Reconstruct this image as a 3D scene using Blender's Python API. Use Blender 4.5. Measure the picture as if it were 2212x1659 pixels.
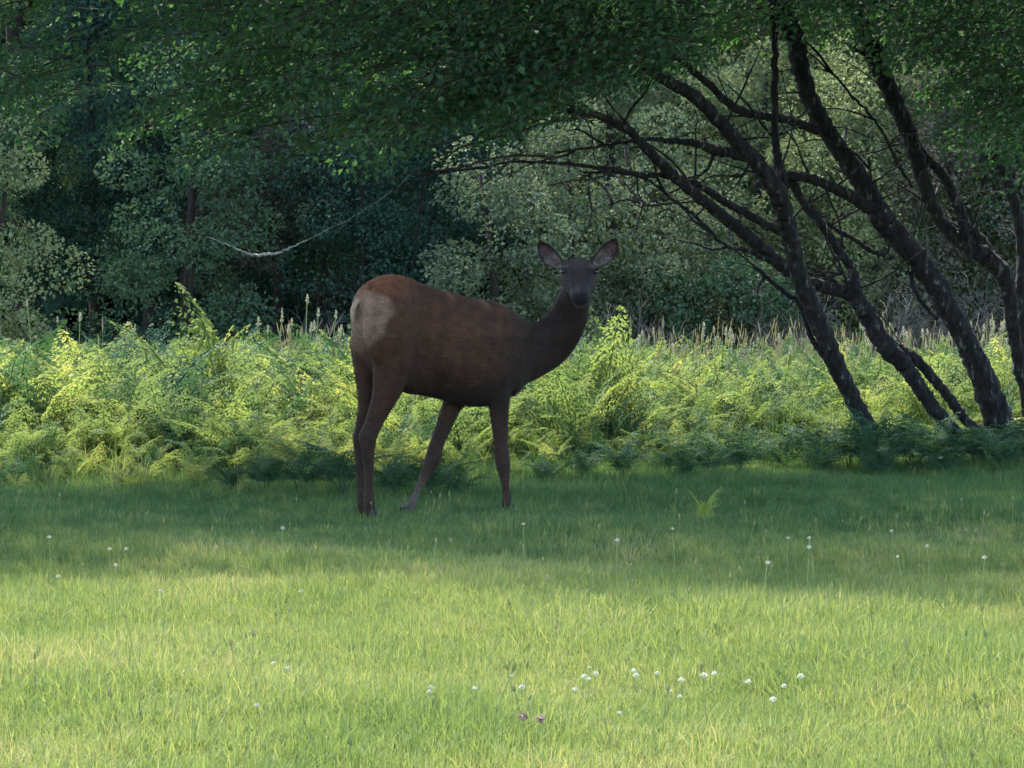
import bpy, math, random
import numpy as np
from mathutils import Vector, Matrix

for o in list(bpy.data.objects):
    bpy.data.objects.remove(o)
random.seed(7)
rng = np.random.default_rng(11)
sc = bpy.context.scene
COL = sc.collection
R = math.radians

# ---------------------------------------------------------------- camera, world, sun, exposure
FPX, CXP, HOR, CAMZ = 9000.0, 1106.0, 544.0, 1.6        # focal length and centre in photo units (2212 wide)
cam_d = bpy.data.cameras.new('camera')
cam = bpy.data.objects.new('camera', cam_d)
COL.objects.link(cam)
cam.location = (0, 0, CAMZ)
cam.rotation_euler = (R(90), 0, 0)
cam_d.sensor_width = 36
cam_d.lens = 36 * FPX / 2212
cam_d.shift_y = -(829.5 - HOR) / 2212
cam_d.clip_start = 0.5
cam_d.clip_end = 1500
sc.camera = cam

SUN_EL, SUN_AZ = 54.0, -28.0          # azimuth from +Y (behind the deer), negative = to the left
w = bpy.data.worlds.new("World")
sc.world = w
w.use_nodes = True
nt = w.node_tree
bg = nt.nodes['Background']
sky = nt.nodes.new('ShaderNodeTexSky')
sky.sky_type = 'NISHITA'
sky.sun_disc = False
sky.sun_elevation = R(SUN_EL)
sky.sun_rotation = R(SUN_AZ)
nt.links.new(sky.outputs[0], bg.inputs[0])
bg.inputs[1].default_value = 0.15
sd = bpy.data.lights.new('sun', 'SUN')
sd.energy = 3.7
sd.angle = R(1.0)
sd.color = (1.0, 0.93, 0.80)
sun = bpy.data.objects.new('sun', sd)
COL.objects.link(sun)
sv = Vector((math.sin(R(SUN_AZ)) * math.cos(R(SUN_EL)), math.cos(R(SUN_AZ)) * math.cos(R(SUN_EL)), math.sin(R(SUN_EL))))
sun.rotation_euler = sv.to_track_quat('Z', 'Y').to_euler()
sun.location = (-10, 30, 30)
sc.view_settings.view_transform = 'Standard'
sc.view_settings.look = 'None'
sc.view_settings.gamma = 1
sc.view_settings.use_curve_mapping = False
sc.view_settings.exposure = 2.3
sc.render.engine = 'CYCLES'
sc.cycles.max_bounces = 6
sc.cycles.diffuse_bounces = 3
sc.cycles.transmission_bounces = 4
sc.cycles.glossy_bounces = 2

def P(px, py, Y):
    """point on the sight line of a photo position, at the distance Y"""
    return np.array([(px - CXP) / FPX * Y, Y, CAMZ - (py - HOR) / FPX * Y])

# ---------------------------------------------------------------- helpers
def tag(o, label=None, cat=None, group=None, kind=None):
    if label: o['label'] = label
    if cat: o['category'] = cat
    if group: o['group'] = group
    if kind: o['kind'] = kind
    return o

def link(name, me, parent=None, m=None):
    o = bpy.data.objects.new(name, me)
    COL.objects.link(o)
    if parent is not None:
        o.parent = parent
    if m is not None and not me.materials:
        me.materials.append(m)
    return o

def empty(name, loc=(0, 0, 0), rz=0.0):
    o = bpy.data.objects.new(name, None)
    COL.objects.link(o)
    o.location = tuple(float(v) for v in loc)
    o.rotation_euler = (0, 0, rz)
    o.empty_display_size = 0.1
    return o

def np_mesh(name, V, F, attrs=None, smooth=False, m=None):
    """F: (n,k) int array, or a list of such arrays"""
    Fs = [f for f in (F if isinstance(F, list) else [F]) if len(f)]
    me = bpy.data.meshes.new(name)
    V = np.asarray(V, dtype=np.float32)
    me.vertices.add(len(V))
    me.vertices.foreach_set('co', V.ravel())
    loops = np.concatenate([f.ravel() for f in Fs]).astype(np.int32)
    tot = np.concatenate([np.full(len(f), f.shape[1]) for f in Fs])
    start = np.concatenate([[0], np.cumsum(tot)[:-1]]).astype(np.int32)
    me.loops.add(len(loops))
    me.loops.foreach_set('vertex_index', loops)
    me.polygons.add(len(tot))
    me.polygons.foreach_set('loop_start', start)
    me.polygons.foreach_set('use_smooth', np.full(len(tot), smooth))
    for k, a in (attrs or {}).items():
        a = np.asarray(a, dtype=np.float32)
        if a.ndim == 1:
            at = me.attributes.new(k, 'FLOAT', 'POINT')
            at.data.foreach_set('value', a)
        else:
            at = me.attributes.new(k, 'FLOAT_COLOR', 'POINT')
            at.data.foreach_set('color', np.concatenate([a, np.ones((len(a), 1), np.float32)], 1).ravel())
    me.update(calc_edges=True)
    me.validate()
    if m is not None:
        me.materials.append(m)
    return me

def join(parts):
    """parts: list of (V, F, tint)"""
    Vs, Fq, Ft, T, n = [], [], [], [], 0
    for V, F, t in parts:
        for f in (F if isinstance(F, list) else [F]):
            if len(f):
                (Fq if f.shape[1] == 4 else Ft).append(f + n)
        Vs.append(V)
        T.append(t if not np.isscalar(t) else np.full(len(V), t))
        n += len(V)
    F = []
    if Fq: F.append(np.concatenate(Fq))
    if Ft: F.append(np.concatenate(Ft))
    return np.concatenate(Vs), F, np.concatenate(T)

def nrm(a):
    return a / np.maximum(np.linalg.norm(a, axis=-1, keepdims=True), 1e-9)

def rdir(n):
    return nrm(rng.normal(size=(n, 3)))

def spline(pts, n):
    """Catmull-Rom through the rows of pts"""
    pts = np.asarray(pts, float)
    if len(pts) == 2:
        t = np.linspace(0, 1, n)[:, None]
        return pts[0] * (1 - t) + pts[1] * t
    p = np.vstack([2 * pts[0] - pts[1], pts, 2 * pts[-1] - pts[-2]])
    u = np.linspace(0, len(pts) - 1, n)
    i = np.minimum(u.astype(int), len(pts) - 2)
    f = (u - i)[:, None]
    a, b, c, d = p[i], p[i + 1], p[i + 2], p[i + 3]
    return 0.5 * (2 * b + (c - a) * f + (2 * a - 5 * b + 4 * c - d) * f ** 2 + (3 * b - a - 3 * c + d) * f ** 3)

def tube(C, r, ns=8, bump=0.0, cap=True):
    C = np.asarray(C, float)
    r = np.asarray(r, float) * np.ones(len(C))
    T = nrm(np.gradient(C, axis=0))
    ref = np.array([0.13, 1.0, 0.21])
    A = nrm(np.cross(T, ref)); B = np.cross(T, A)
    th = np.linspace(0, 2 * np.pi, ns, endpoint=False)
    k = np.ones((len(C), ns))
    if bump:
        k += bump * rng.normal(size=k.shape)
        k += bump * .5 * np.sin(2 * th + rng.uniform(0, 6))[None, :] * np.sin(np.linspace(0, rng.uniform(6, 14), len(C)))[:, None]
    V = C[:, None, :] + (r[:, None] * k)[:, :, None] * (np.cos(th)[None, :, None] * A[:, None, :] + np.sin(th)[None, :, None] * B[:, None, :])
    V = V.reshape(-1, 3)
    i = np.arange(len(C) - 1)[:, None] * ns
    j = np.arange(ns)[None, :]
    F = np.stack([i + j, i + (j + 1) % ns, i + ns + (j + 1) % ns, i + ns + j], -1).reshape(-1, 4)
    Fs = [F]
    if cap:
        n = len(V)
        V = np.vstack([V, C[0] - T[0] * r[0] * .3, C[-1] + T[-1] * r[-1] * .6])
        jj = np.arange(ns)
        Fs.append(np.stack([(jj + 1) % ns, jj, np.full(ns, n)], 1))
        o = (len(C) - 1) * ns
        Fs.append(np.stack([o + jj, o + (jj + 1) % ns, np.full(ns, n + 1)], 1))
    return V, Fs

def leaves(pos, axis, nor, L, W, tint, fold=0.25):
    """diamond leaves, folded a little along the midrib"""
    n = len(pos)
    axis = nrm(axis)
    side = nrm(np.cross(axis, nor)); up = np.cross(side, axis)
    L = np.broadcast_to(L, (n,))[:, None]; W = np.broadcast_to(W, (n,))[:, None]
    a = pos
    mid = pos + axis * L * .45
    b = mid + side * W * .5 + up * W * fold
    d = mid - side * W * .5 + up * W * fold
    c = pos + axis * L - up * L * .12
    V = np.stack([a, b, c, d], 1).reshape(-1, 3)
    F = np.arange(4 * n).reshape(n, 4)
    # two triangles hinged at the midrib
    F = np.concatenate([F[:, [0, 1, 2]], F[:, [0, 2, 3]]])
    return V, F, np.repeat(tint, 4)

# ---------------------------------------------------------------- materials
def new_mat(name):
    m = bpy.data.materials.new(name)
    m.use_nodes = True
    t = m.node_tree
    t.nodes.clear()
    return m, t, t.nodes.new('ShaderNodeOutputMaterial')

def ramp(t, stops):
    n = t.nodes.new('ShaderNodeValToRGB')
    e = n.color_ramp.elements
    while len(e) < len(stops):
        e.new(0.5)
    for el, (p, c) in zip(e, stops):
        el.position = p
        el.color = (*c, 1)
    return n

def math_n(t, op, a, b=None):
    n = t.nodes.new('ShaderNodeMath')
    n.operation = op
    for i, v in enumerate((a, b)):
        if v is None: continue
        if isinstance(v, (int, float)): n.inputs[i].default_value = v
        else: t.links.new(v, n.inputs[i])
    return n.outputs[0]

def foliage_mat(name, stops, trans=0.35, patch=0.6, patch_scale=0.6, rnd=0.25, tw=(1.25, 1.15, 0.55), rough=0.7, spec=0.15, fine=0.0, stretch=(1, 1, 1), tintw=0.6):
    m, t, out = new_mat(name)
    at = t.nodes.new('ShaderNodeAttribute'); at.attribute_name = 'tint'
    oi = t.nodes.new('ShaderNodeObjectInfo')
    ge = t.nodes.new('ShaderNodeNewGeometry')
    mp = t.nodes.new('ShaderNodeMapping'); mp.inputs['Scale'].default_value = stretch
    t.links.new(ge.outputs['Position'], mp.inputs[0])
    no = t.nodes.new('ShaderNodeTexNoise')
    no.inputs['Scale'].default_value = patch_scale
    no.inputs['Detail'].default_value = 3
    t.links.new(mp.outputs[0], no.inputs['Vector'])
    v = math_n(t, 'MULTIPLY', at.outputs['Fac'], tintw)
    v = math_n(t, 'ADD', v, math_n(t, 'MULTIPLY', math_n(t, 'SUBTRACT', oi.outputs['Random'], 0.5), rnd))
    v = math_n(t, 'ADD', v, math_n(t, 'MULTIPLY', math_n(t, 'SUBTRACT', no.outputs['Fac'], 0.5), patch * 2))
    v = math_n(t, 'ADD', v, (1 - tintw) / 2)
    cr = ramp(t, stops)
    t.links.new(v, cr.inputs[0])
    p = t.nodes.new('ShaderNodeBsdfPrincipled')
    p.inputs['Roughness'].default_value = rough
    p.inputs['Specular IOR Level'].default_value = spec
    t.links.new(cr.outputs[0], p.inputs['Base Color'])
    tr = t.nodes.new('ShaderNodeBsdfTranslucent')
    mx = t.nodes.new('ShaderNodeMix'); mx.data_type = 'RGBA'; mx.blend_type = 'MULTIPLY'
    mx.inputs[0].default_value = 1
    t.links.new(cr.outputs[0], mx.inputs[6]); mx.inputs[7].default_value = (*tw, 1)
    t.links.new(mx.outputs[2], tr.inputs[0])
    ms = t.nodes.new('ShaderNodeMixShader'); ms.inputs[0].default_value = trans
    t.links.new(p.outputs[0], ms.inputs[1]); t.links.new(tr.outputs[0], ms.inputs[2])
    t.links.new(ms.outputs[0], out.inputs[0])
    return m

def solid_mat(name, c0, c1, scale=20, rough=0.8, bump=0.3, stretch=(1, 1, 1), spec=0.3, c2=None, bumpd=0.01):
    m, t, out = new_mat(name)
    ge = t.nodes.new('ShaderNodeNewGeometry')
    mp = t.nodes.new('ShaderNodeMapping'); mp.inputs['Scale'].default_value = stretch
    t.links.new(ge.outputs['Position'], mp.inputs[0])
    no = t.nodes.new('ShaderNodeTexNoise'); no.inputs['Scale'].default_value = scale; no.inputs['Detail'].default_value = 6
    t.links.new(mp.outputs[0], no.inputs['Vector'])
    st = [(0.35, c0), (0.62, c1)]
    if c2: st.append((0.70, c2))
    cr = ramp(t, st)
    t.links.new(no.outputs['Fac'], cr.inputs[0])
    p = t.nodes.new('ShaderNodeBsdfPrincipled')
    p.inputs['Roughness'].default_value = rough
    p.inputs['Specular IOR Level'].default_value = spec
    t.links.new(cr.outputs[0], p.inputs['Base Color'])
    b = t.nodes.new('ShaderNodeBump'); b.inputs['Strength'].default_value = bump; b.inputs['Distance'].default_value = bumpd
    t.links.new(no.outputs['Fac'], b.inputs['Height'])
    t.links.new(b.outputs[0], p.inputs['Normal'])
    t.links.new(p.outputs[0], out.inputs[0])
    return m

M = {}
M['soil'] = solid_mat('soil_thatch', (0.030, 0.040, 0.014), (0.075, 0.090, 0.028), scale=7, rough=0.95, bump=0.6)
M['bark'] = solid_mat('dark_bark', (0.006, 0.006, 0.007), (0.022, 0.020, 0.021), scale=26, rough=0.95, bump=1.0, stretch=(1, 1, 0.4), c2=(0.12, 0.125, 0.115), bumpd=0.06)
M['twig'] = solid_mat('twig_bark', (0.022, 0.017, 0.014), (0.05, 0.04, 0.032), scale=30, rough=0.9, bump=0.3)
M['pale_wood'] = solid_mat('pale_dead_wood', (0.10, 0.10, 0.10), (0.26, 0.27, 0.28), scale=30, rough=0.85, bump=0.3)
M['grey_twig'] = solid_mat('grey_twig_bark', (0.045, 0.04, 0.036), (0.11, 0.10, 0.09), scale=25, rough=0.9, bump=0.3)
M['grass'] = foliage_mat('lawn_grass', [(0.0, (0.095, 0.145, 0.045)), (0.35, (0.135, 0.198, 0.065)), (0.62, (0.195, 0.245, 0.085)), (0.85, (0.28, 0.285, 0.12)), (1.0, (0.36, 0.33, 0.19))],
                         trans=0.42, patch=0.5, patch_scale=1.4, rnd=0.25, tw=(1.15, 1.1, 0.7), rough=0.6, stretch=(0.7, 0.45, 1))
M['shade_green'] = foliage_mat('shade_green_grass', [(0.0, (0.045, 0.105, 0.045)), (0.5, (0.080, 0.155, 0.058)), (0.85, (0.13, 0.20, 0.075)), (1.0, (0.24, 0.27, 0.13))],
                        trans=0.4, patch=0.45, patch_scale=0.9, rnd=0.3, tw=(1.1, 1.1, 0.7), rough=0.6)  # shaded copy of the lawn grass: the shade's darker green is in the colour
M['dry_grass'] = foliage_mat('dry_grass', [(0.0, (0.18, 0.18, 0.09)), (0.5, (0.30, 0.27, 0.15)), (1.0, (0.45, 0.39, 0.25))], trans=0.35, patch=0.4, rnd=0.5)
M['tall_grass'] = foliage_mat('tall_grass', [(0.0, (0.05, 0.11, 0.04)), (0.5, (0.12, 0.19, 0.06)), (0.85, (0.24, 0.27, 0.11)), (1.0, (0.40, 0.34, 0.20))],
                              trans=0.4, patch=0.5, patch_scale=0.5, rnd=0.5)
M['fern'] = foliage_mat('bracken_green', [(0.0, (0.070, 0.125, 0.060)), (0.40, (0.125, 0.185, 0.070)), (0.75, (0.200, 0.262, 0.080)), (1.0, (0.33, 0.34, 0.13))],
                        tw=(1.15, 1.1, 0.75), trans=0.44, patch=0.7, patch_scale=0.8, rnd=0.6, rough=0.75, spec=0.12)
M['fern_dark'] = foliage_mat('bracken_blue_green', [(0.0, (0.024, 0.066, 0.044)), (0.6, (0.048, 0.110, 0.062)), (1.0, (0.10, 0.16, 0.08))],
                             trans=0.3, patch=0.4, patch_scale=0.8, rnd=0.3, rough=0.7, spec=0.15)  # shade on the low ferns put into leaf colour; also random darker plants
M['canopy'] = foliage_mat('canopy_leaf', [(0.0, (0.030, 0.068, 0.044)), (0.5, (0.046, 0.100, 0.056)), (0.85, (0.072, 0.138, 0.068)), (1.0, (0.11, 0.17, 0.085))],
                          trans=0.35, patch=0.45, patch_scale=1.1, rnd=0.0, rough=0.65, spec=0.2, tw=(1.1, 1.3, 0.5))
FOREST = {
    'dark':  [(0.0, (0.026, 0.060, 0.046)), (0.6, (0.046, 0.092, 0.062)), (1.0, (0.074, 0.125, 0.080))],
    'green': [(0.0, (0.055, 0.100, 0.060)), (0.6, (0.085, 0.140, 0.075)), (1.0, (0.13, 0.185, 0.10))],
    'olive': [(0.0, (0.120, 0.145, 0.070)), (0.6, (0.21, 0.24, 0.11)), (1.0, (0.31, 0.33, 0.17))],
    'pale':  [(0.0, (0.086, 0.118, 0.072)), (0.6, (0.138, 0.172, 0.100)), (1.0, (0.195, 0.225, 0.135))],
    'lime':  [(0.0, (0.12, 0.145, 0.070)), (0.6, (0.25, 0.28, 0.13)), (1.0, (0.38, 0.39, 0.20))],
    'brown': [(0.0, (0.070, 0.072, 0.055)), (0.6, (0.120, 0.112, 0.082)), (1.0, (0.17, 0.15, 0.115))],
}
for k, st in FOREST.items():
    M['leaf_' + k] = foliage_mat('forest_leaf_' + k, st, trans=0.2, patch=0.35, patch_scale=0.6, rnd=0.0, tw=(1.0, 1.05, 0.8), rough=0.85, spec=0.08)
M['stem'] = solid_mat('flower_stem', (0.16, 0.22, 0.06), (0.26, 0.30, 0.10), scale=40, rough=0.6, bump=0.1)
M['petal'] = solid_mat('white_clover_petal', (0.60, 0.58, 0.42), (0.78, 0.75, 0.60), scale=300, rough=0.7, bump=0.3)
M['petal_red'] = solid_mat('faded_red_clover_petal', (0.26, 0.16, 0.13), (0.42, 0.30, 0.25), scale=200, rough=0.8, bump=0.3)
M['seed'] = solid_mat('pale_seed_head', (0.42, 0.38, 0.26), (0.66, 0.62, 0.48), scale=150, rough=0.8, bump=0.4)
M['hoof'] = solid_mat('dark_hoof', (0.012, 0.011, 0.010), (0.03, 0.026, 0.022), scale=60, rough=0.5, bump=0.2)

# ---------------------------------------------------------------- ground
def ground_z(x, y):
    return 0.035 * np.sin(x * .7 + 1.3) * np.sin(y * .45 + .4) + 0.02 * np.sin(x * 1.9 + y * 1.1)

gx = np.unique(np.concatenate([np.linspace(-300, -12, 12), np.linspace(-12, 12, 81), np.linspace(12, 300, 12)]))
gy = np.unique(np.concatenate([np.linspace(-150, 8, 10), np.linspace(8, 70, 201), np.linspace(70, 600, 16)]))
GX, GY = np.meshgrid(gx, gy)
fade = np.clip((90 - np.abs(GY)) / 30, 0, 1)
GZ = ground_z(GX, GY) * fade
V = np.stack([GX, GY, GZ], -1).reshape(-1, 3)
i = (np.arange(len(gy) - 1)[:, None] * len(gx) + np.arange(len(gx) - 1)[None, :]).ravel()
F = np.stack([i, i + 1, i + 1 + len(gx), i + len(gx)], 1)
g = link('ground', np_mesh('ground', V, F, smooth=True, m=M['soil']))
tag(g, kind='structure')

# ---------------------------------------------------------------- scatter (instances of small meshes on points, for uncountable growth)
def scatter(name, pts, rot, scl, idx, meshes, label, cat):
    col = bpy.data.collections.new(name + '_source')
    for k, me in enumerate(meshes):
        o = bpy.data.objects.new('%s_source_%02d' % (name, k), me)
        col.objects.link(o)
    me = bpy.data.meshes.new(name)
    me.vertices.add(len(pts))
    me.vertices.foreach_set('co', np.asarray(pts, np.float32).ravel())
    a = me.attributes.new('rot', 'FLOAT_VECTOR', 'POINT'); a.data.foreach_set('vector', np.asarray(rot, np.float32).ravel())
    a = me.attributes.new('scl', 'FLOAT', 'POINT'); a.data.foreach_set('value', np.asarray(scl, np.float32))
    a = me.attributes.new('idx', 'INT', 'POINT'); a.data.foreach_set('value', np.asarray(idx, np.int32))
    o = link(name, me)
    ng = bpy.data.node_groups.new(name + '_scatter', 'GeometryNodeTree')
    ng.interface.new_socket('Geometry', in_out='INPUT', socket_type='NodeSocketGeometry')
    ng.interface.new_socket('Geometry', in_out='OUTPUT', socket_type='NodeSocketGeometry')
    gi = ng.nodes.new('NodeGroupInput'); go = ng.nodes.new('NodeGroupOutput')
    ci = ng.nodes.new('GeometryNodeCollectionInfo')
    ci.inputs[0].default_value = col
    ci.inputs['Separate Children'].default_value = True
    ci.inputs['Reset Children'].default_value = True
    ip = ng.nodes.new('GeometryNodeInstanceOnPoints')
    ip.inputs['Pick Instance'].default_value = True
    def attr(nm, ty):
        n = ng.nodes.new('GeometryNodeInputNamedAttribute'); n.data_type = ty
        n.inputs['Name'].default_value = nm
        return n.outputs['Attribute']
    ng.links.new(gi.outputs[0], ip.inputs['Points'])
    ng.links.new(ci.outputs[0], ip.inputs['Instance'])
    ng.links.new(attr('idx', 'INT'), ip.inputs['Instance Index'])
    ng.links.new(attr('rot', 'FLOAT_VECTOR'), ip.inputs['Rotation'])
    ng.links.new(attr('scl', 'FLOAT'), ip.inputs['Scale'])
    ng.links.new(ip.outputs[0], go.inputs[0])
    md = o.modifiers.new('scatter', 'NODES'); md.node_group = ng
    tag(o, label, cat, kind='stuff')
    return o

def tuft(n, rad, h0, h1, w, lean=0.35, tint=(0, 1), seeds=0):
    """a tuft of curved blades; z up, three spans per blade"""
    ph = rng.uniform(0, 6.283, n); rr = rad * np.sqrt(rng.uniform(0, 1, n))
    base = np.stack([rr * np.cos(ph), rr * np.sin(ph), np.full(n, -0.01)], 1)
    h = rng.uniform(h0, h1, n)
    az = ph + rng.normal(0, 0.9, n)
    out = np.stack([np.cos(az), np.sin(az), np.zeros(n)], 1)
    ln = np.abs(rng.normal(0, lean, n))[:, None]
    face = rng.uniform(0, 6.283, n)
    sd_ = np.stack([np.cos(face), np.sin(face), np.zeros(n)], 1)
    rows = []
    for u, wk in ((0, 1.0), (.4, .95), (.75, .65)):
        c = base + np.array([0, 0, 1]) * (h * u * (1 - .25 * ln[:, 0] * u))[:, None] + out * (ln * u * u) * h[:, None]
        ww = (w * wk * rng.uniform(.6, 1.3, n))[:, None] * .5
        rows += [c - sd_ * ww, c + sd_ * ww]
    tip = base + np.array([0, 0, 1]) * (h * (1 - .25 * ln[:, 0]))[:, None] + out * ln * h[:, None]
    V = np.stack(rows + [tip], 1).reshape(-1, 3)
    o = (np.arange(n) * 7)[:, None]
    Fq = np.concatenate([o + np.array([0, 1, 3, 2]), o + np.array([2, 3, 5, 4])])
    Ft = o + np.array([4, 5, 6])
    t = np.repeat(rng.uniform(tint[0], tint[1], n) ** 1.0, 7)
    parts = [(V, [Fq, Ft], t)]
    for k in range(seeds):       # flowering stalks with a narrow head
        a = rng.uniform(0, 6.28); b = np.array([rng.normal(0, rad / 2), rng.normal(0, rad / 2), 0])
        H = h1 * rng.uniform(1.15, 1.7)
        c = spline([b, b + [0.04 * math.cos(a) * H, .04 * math.sin(a) * H, H * .5], b + [0.16 * math.cos(a) * H, .16 * math.sin(a) * H, H]], 5)
        v, f = tube(c, [w * .35] * 5, 3, cap=False); parts.append((v, f, 0.95))
        c2 = spline([c[-1], c[-1] + (c[-1] - c[-2]) * .5 / np.linalg.norm(c[-1] - c[-2]) * H * .3], 4)
        v, f = tube(c2, [w * .5, w * 1.5, w * 1.2, w * .3], 4, cap=False); parts.append((v, f, 1.0))
    return join(parts)

# lawn: denser and shorter at the front, longer towards the bracken
def in_wedge(n, y0, y1, margin):
    y = rng.uniform(y0, y1, n)
    hw = y * 0.1229 + margin
    x = rng.uniform(-1, 1, n) * (y1 * 0.1229 + margin)
    k = np.abs(x) < hw
    return x[k], y[k]

lawn_meshes = []
for k in range(6):
    V, F, t = tuft(56, .075, .045, .105 + .008 * k, .0042, .45, (0, 1), 0)
    lawn_meshes.append(np_mesh('grass_tuft', V, F, {'tint': t}, m=M['grass']))
for k in range(3):
    V, F, t = tuft(46, .085, .06, .14, .0045, .5, (0.2, 1), 1)
    lawn_meshes.append(np_mesh('grass_tuft_seeding', V, F, {'tint': t}, m=M['grass']))
for k in range(3):
    V, F, t = tuft(44, .10, .08, .17, .006, .5, (0, 1), 0)
    lawn_meshes.append(np_mesh('long_grass_tuft', V, F, {'tint': t}, m=M['shade_green']))
for k in range(3):
    V, F, t = tuft(50, .08, .05, .12, .0048, .45, (0, 1), 0)
    lawn_meshes.append(np_mesh('shade_green_tuft', V, F, {'tint': t}, m=M['shade_green']))
x, y = in_wedge(64000, 11.2, 31, 1.6)
p_long = np.clip((y - 25.6) / 4.5, 0, .6)
u = rng.uniform(size=len(x))
idx = np.where(u < p_long, rng.integers(9, 12, len(x)), np.where(rng.uniform(size=len(x)) < .012, rng.integers(6, 9, len(x)), rng.integers(0, 6, len(x))))
shade_green = (idx < 9) & (rng.uniform(size=len(x)) < np.clip((y - 20.5) / 5, 0, .85)); idx = np.where(shade_green, rng.integers(12, 15, len(x)), idx)  # tufts with the shade tone in their colour, further back under the canopy
patch = np.sin(x * 1.7 + np.sin(y * .9) * 2) * np.sin(y * 1.1 + 1.0)
scl = rng.uniform(.62, 1.05, len(x)) * (1 + .22 * patch) * np.interp(np.hypot(x + 1.2, y - 24.9), [0, 1.2], [.75, 1])
rot = np.stack([rng.normal(0, .12, len(x)), rng.normal(0, .12, len(x)), rng.uniform(0, 6.28, len(x))], 1)
scatter('lawn_grass', np.stack([x, y, ground_z(x, y)], 1), rot, scl, idx, lawn_meshes, 'short meadow grass, sunlit in front and shaded under the trees', 'grass')

# ---------------------------------------------------------------- bracken
def frond(stalk=.38, blade=.62, arch=.75, pairs=11, spread=.30, droop=.25, seed=0):
    """one bracken frond of length 1 growing along +X and up; pinnae with their own small pinnules"""
    n = 30
    s = np.linspace(0, 1, n)
    ang = np.interp(s, [0, stalk, 1], [1.42, 1.15, 1.15 - arch * 1.3])
    step = 1.0 / (n - 1)
    cx = np.concatenate([[0], np.cumsum(np.cos(ang[:-1]) * step)])
    cz = np.concatenate([[0], np.cumsum(np.sin(ang[:-1]) * step)])
    C = np.stack([cx, np.zeros(n), cz], 1)
    v, f = tube(C[::3], np.linspace(.008, .0025, len(C[::3])), 3, cap=False)
    parts = [(v, f, 0.55)]
    P0, AX, NO, L, W, T = [], [], [], [], [], []
    for k in range(pairs):
        q = k / (pairs - 1)
        u = stalk + (1 - stalk) * (q * .96 + .01)
        c = np.array([np.interp(u, s, C[:, j]) for j in range(3)])
        a = np.interp(u, s, ang)
        tan = np.array([math.cos(a), 0, math.sin(a)])
        nor = np.array([-math.sin(a), 0, math.cos(a)])
        Lp = spread * (1 - q) ** .8 * rng.uniform(.85, 1.1) + .02
        for sgn in (-1, 1):
            d = nrm(np.array([0, sgn, 0]) * .9 + tan * (.35 + .35 * q) - nor * droop * .3 + rng.normal(0, .13, 3))
            m = max(2, int(round(Lp / .028)))
            for j in range(m):
                w_ = (j + .4) / m
                pp = c + d * Lp * w_ - nor * droop * Lp * w_ * w_ + rng.normal(0, .004, 3)
                pl = (.052 * (1 - w_) ** .7 + .010) * (0.5 + Lp / spread * .6)
                sdv = np.cross(nor, d)
                for s2 in (-1, 1):
                    P0.append(pp); AX.append(d * .55 + sdv * s2); NO.append(nrm(nor + rng.normal(0, .35, 3))); L.append(pl * rng.uniform(.7, 1.4)); W.append(.024 * (1.1 - .5 * w_))
                    T.append(.5 + rng.normal(0, .13))
            P0.append(c + d * Lp * .9 - nor * droop * Lp * .8); AX.append(d); NO.append(nor); L.append(Lp * .12 + .01); W.append(.012); T.append(.6)
    for k in range(3):
        P0.append(C[-2]); AX.append(C[-1] - C[-3] + [0, .01 * (k - 1), 0]); NO.append([0, 0, 1.]); L.append(.03); W.append(.01); T.append(.7)
    parts.append(leaves(np.array(P0), np.array(AX, float), np.array(NO, float), np.array(L), np.array(W), np.array(T), fold=.1))
    return join(parts)

FR = [frond(stalk=.34 + .04 * (k % 3), arch=.45 + .16 * k, pairs=11 + k % 2, spread=.22 + .03 * (k % 2), droop=.2 + .1 * (k % 3)) for k in range(5)]
frond_mesh = {c: [np_mesh('frond', V, F, {'tint': t}, m=M[mk]) for (V, F, t) in FR] for c, mk in (('fern', 'fern'), ('dark', 'fern_dark'))}

def frond_layout(nf, lean=0.0):
    out = []
    a0 = rng.uniform(0, 6.28)
    for k in range(nf):
        out.append((int(rng.integers(0, 5)), a0 + k * 6.283 / nf + rng.normal(0, .35), rng.normal(0, .14) - lean, rng.uniform(.72, 1.02)))
    return out

def plant_mesh(nf, mk):
    parts = []
    for (k, az, tilt, s) in frond_layout(nf):
        V, F, t = FR[k]
        c, s_ = math.cos(tilt), math.sin(tilt)
        V = np.stack([V[:, 0] * c + V[:, 2] * s_, V[:, 1], -V[:, 0] * s_ + V[:, 2] * c], 1) * s
        c, s_ = math.cos(az), math.sin(az)
        V = np.stack([V[:, 0] * c - V[:, 1] * s_, V[:, 0] * s_ + V[:, 1] * c, V[:, 2]], 1)
        parts.append((V, F, np.clip(t + rng.normal(0, .12), 0, 1)))
    V, F, t = join(parts)
    return np_mesh('bracken_plant', V, F, {'tint': t}, m=M[mk])

def fern_edge(x):
    """distance at which the bracken begins, for each x"""
    return np.interp(x, [-6, -3.5, -2, -.5, .9, 1.6, 2.3, 3.6, 6], [26.9, 27.0, 27.1, 27.6, 28.7, 29.8, 30.8, 31.2, 31.2])

def fern_height(x, y):
    d = y - fern_edge(x)
    h = np.interp(d, [-.5, .5, 1.6, 3.2, 8, 18], [.20, .36, .56, .82, .76, .65])
    h = h * (1 + .13 * np.sin(x * 1.9 + 1) * np.sin(y * 1.3) + .08 * np.sin(x * 4.1 + y))
    h *= np.interp(x / y * FPX + CXP, [0, 1150, 1350, 1600, 2212], [1.0, 1.0, .95, .86, .86])
    return h

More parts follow.
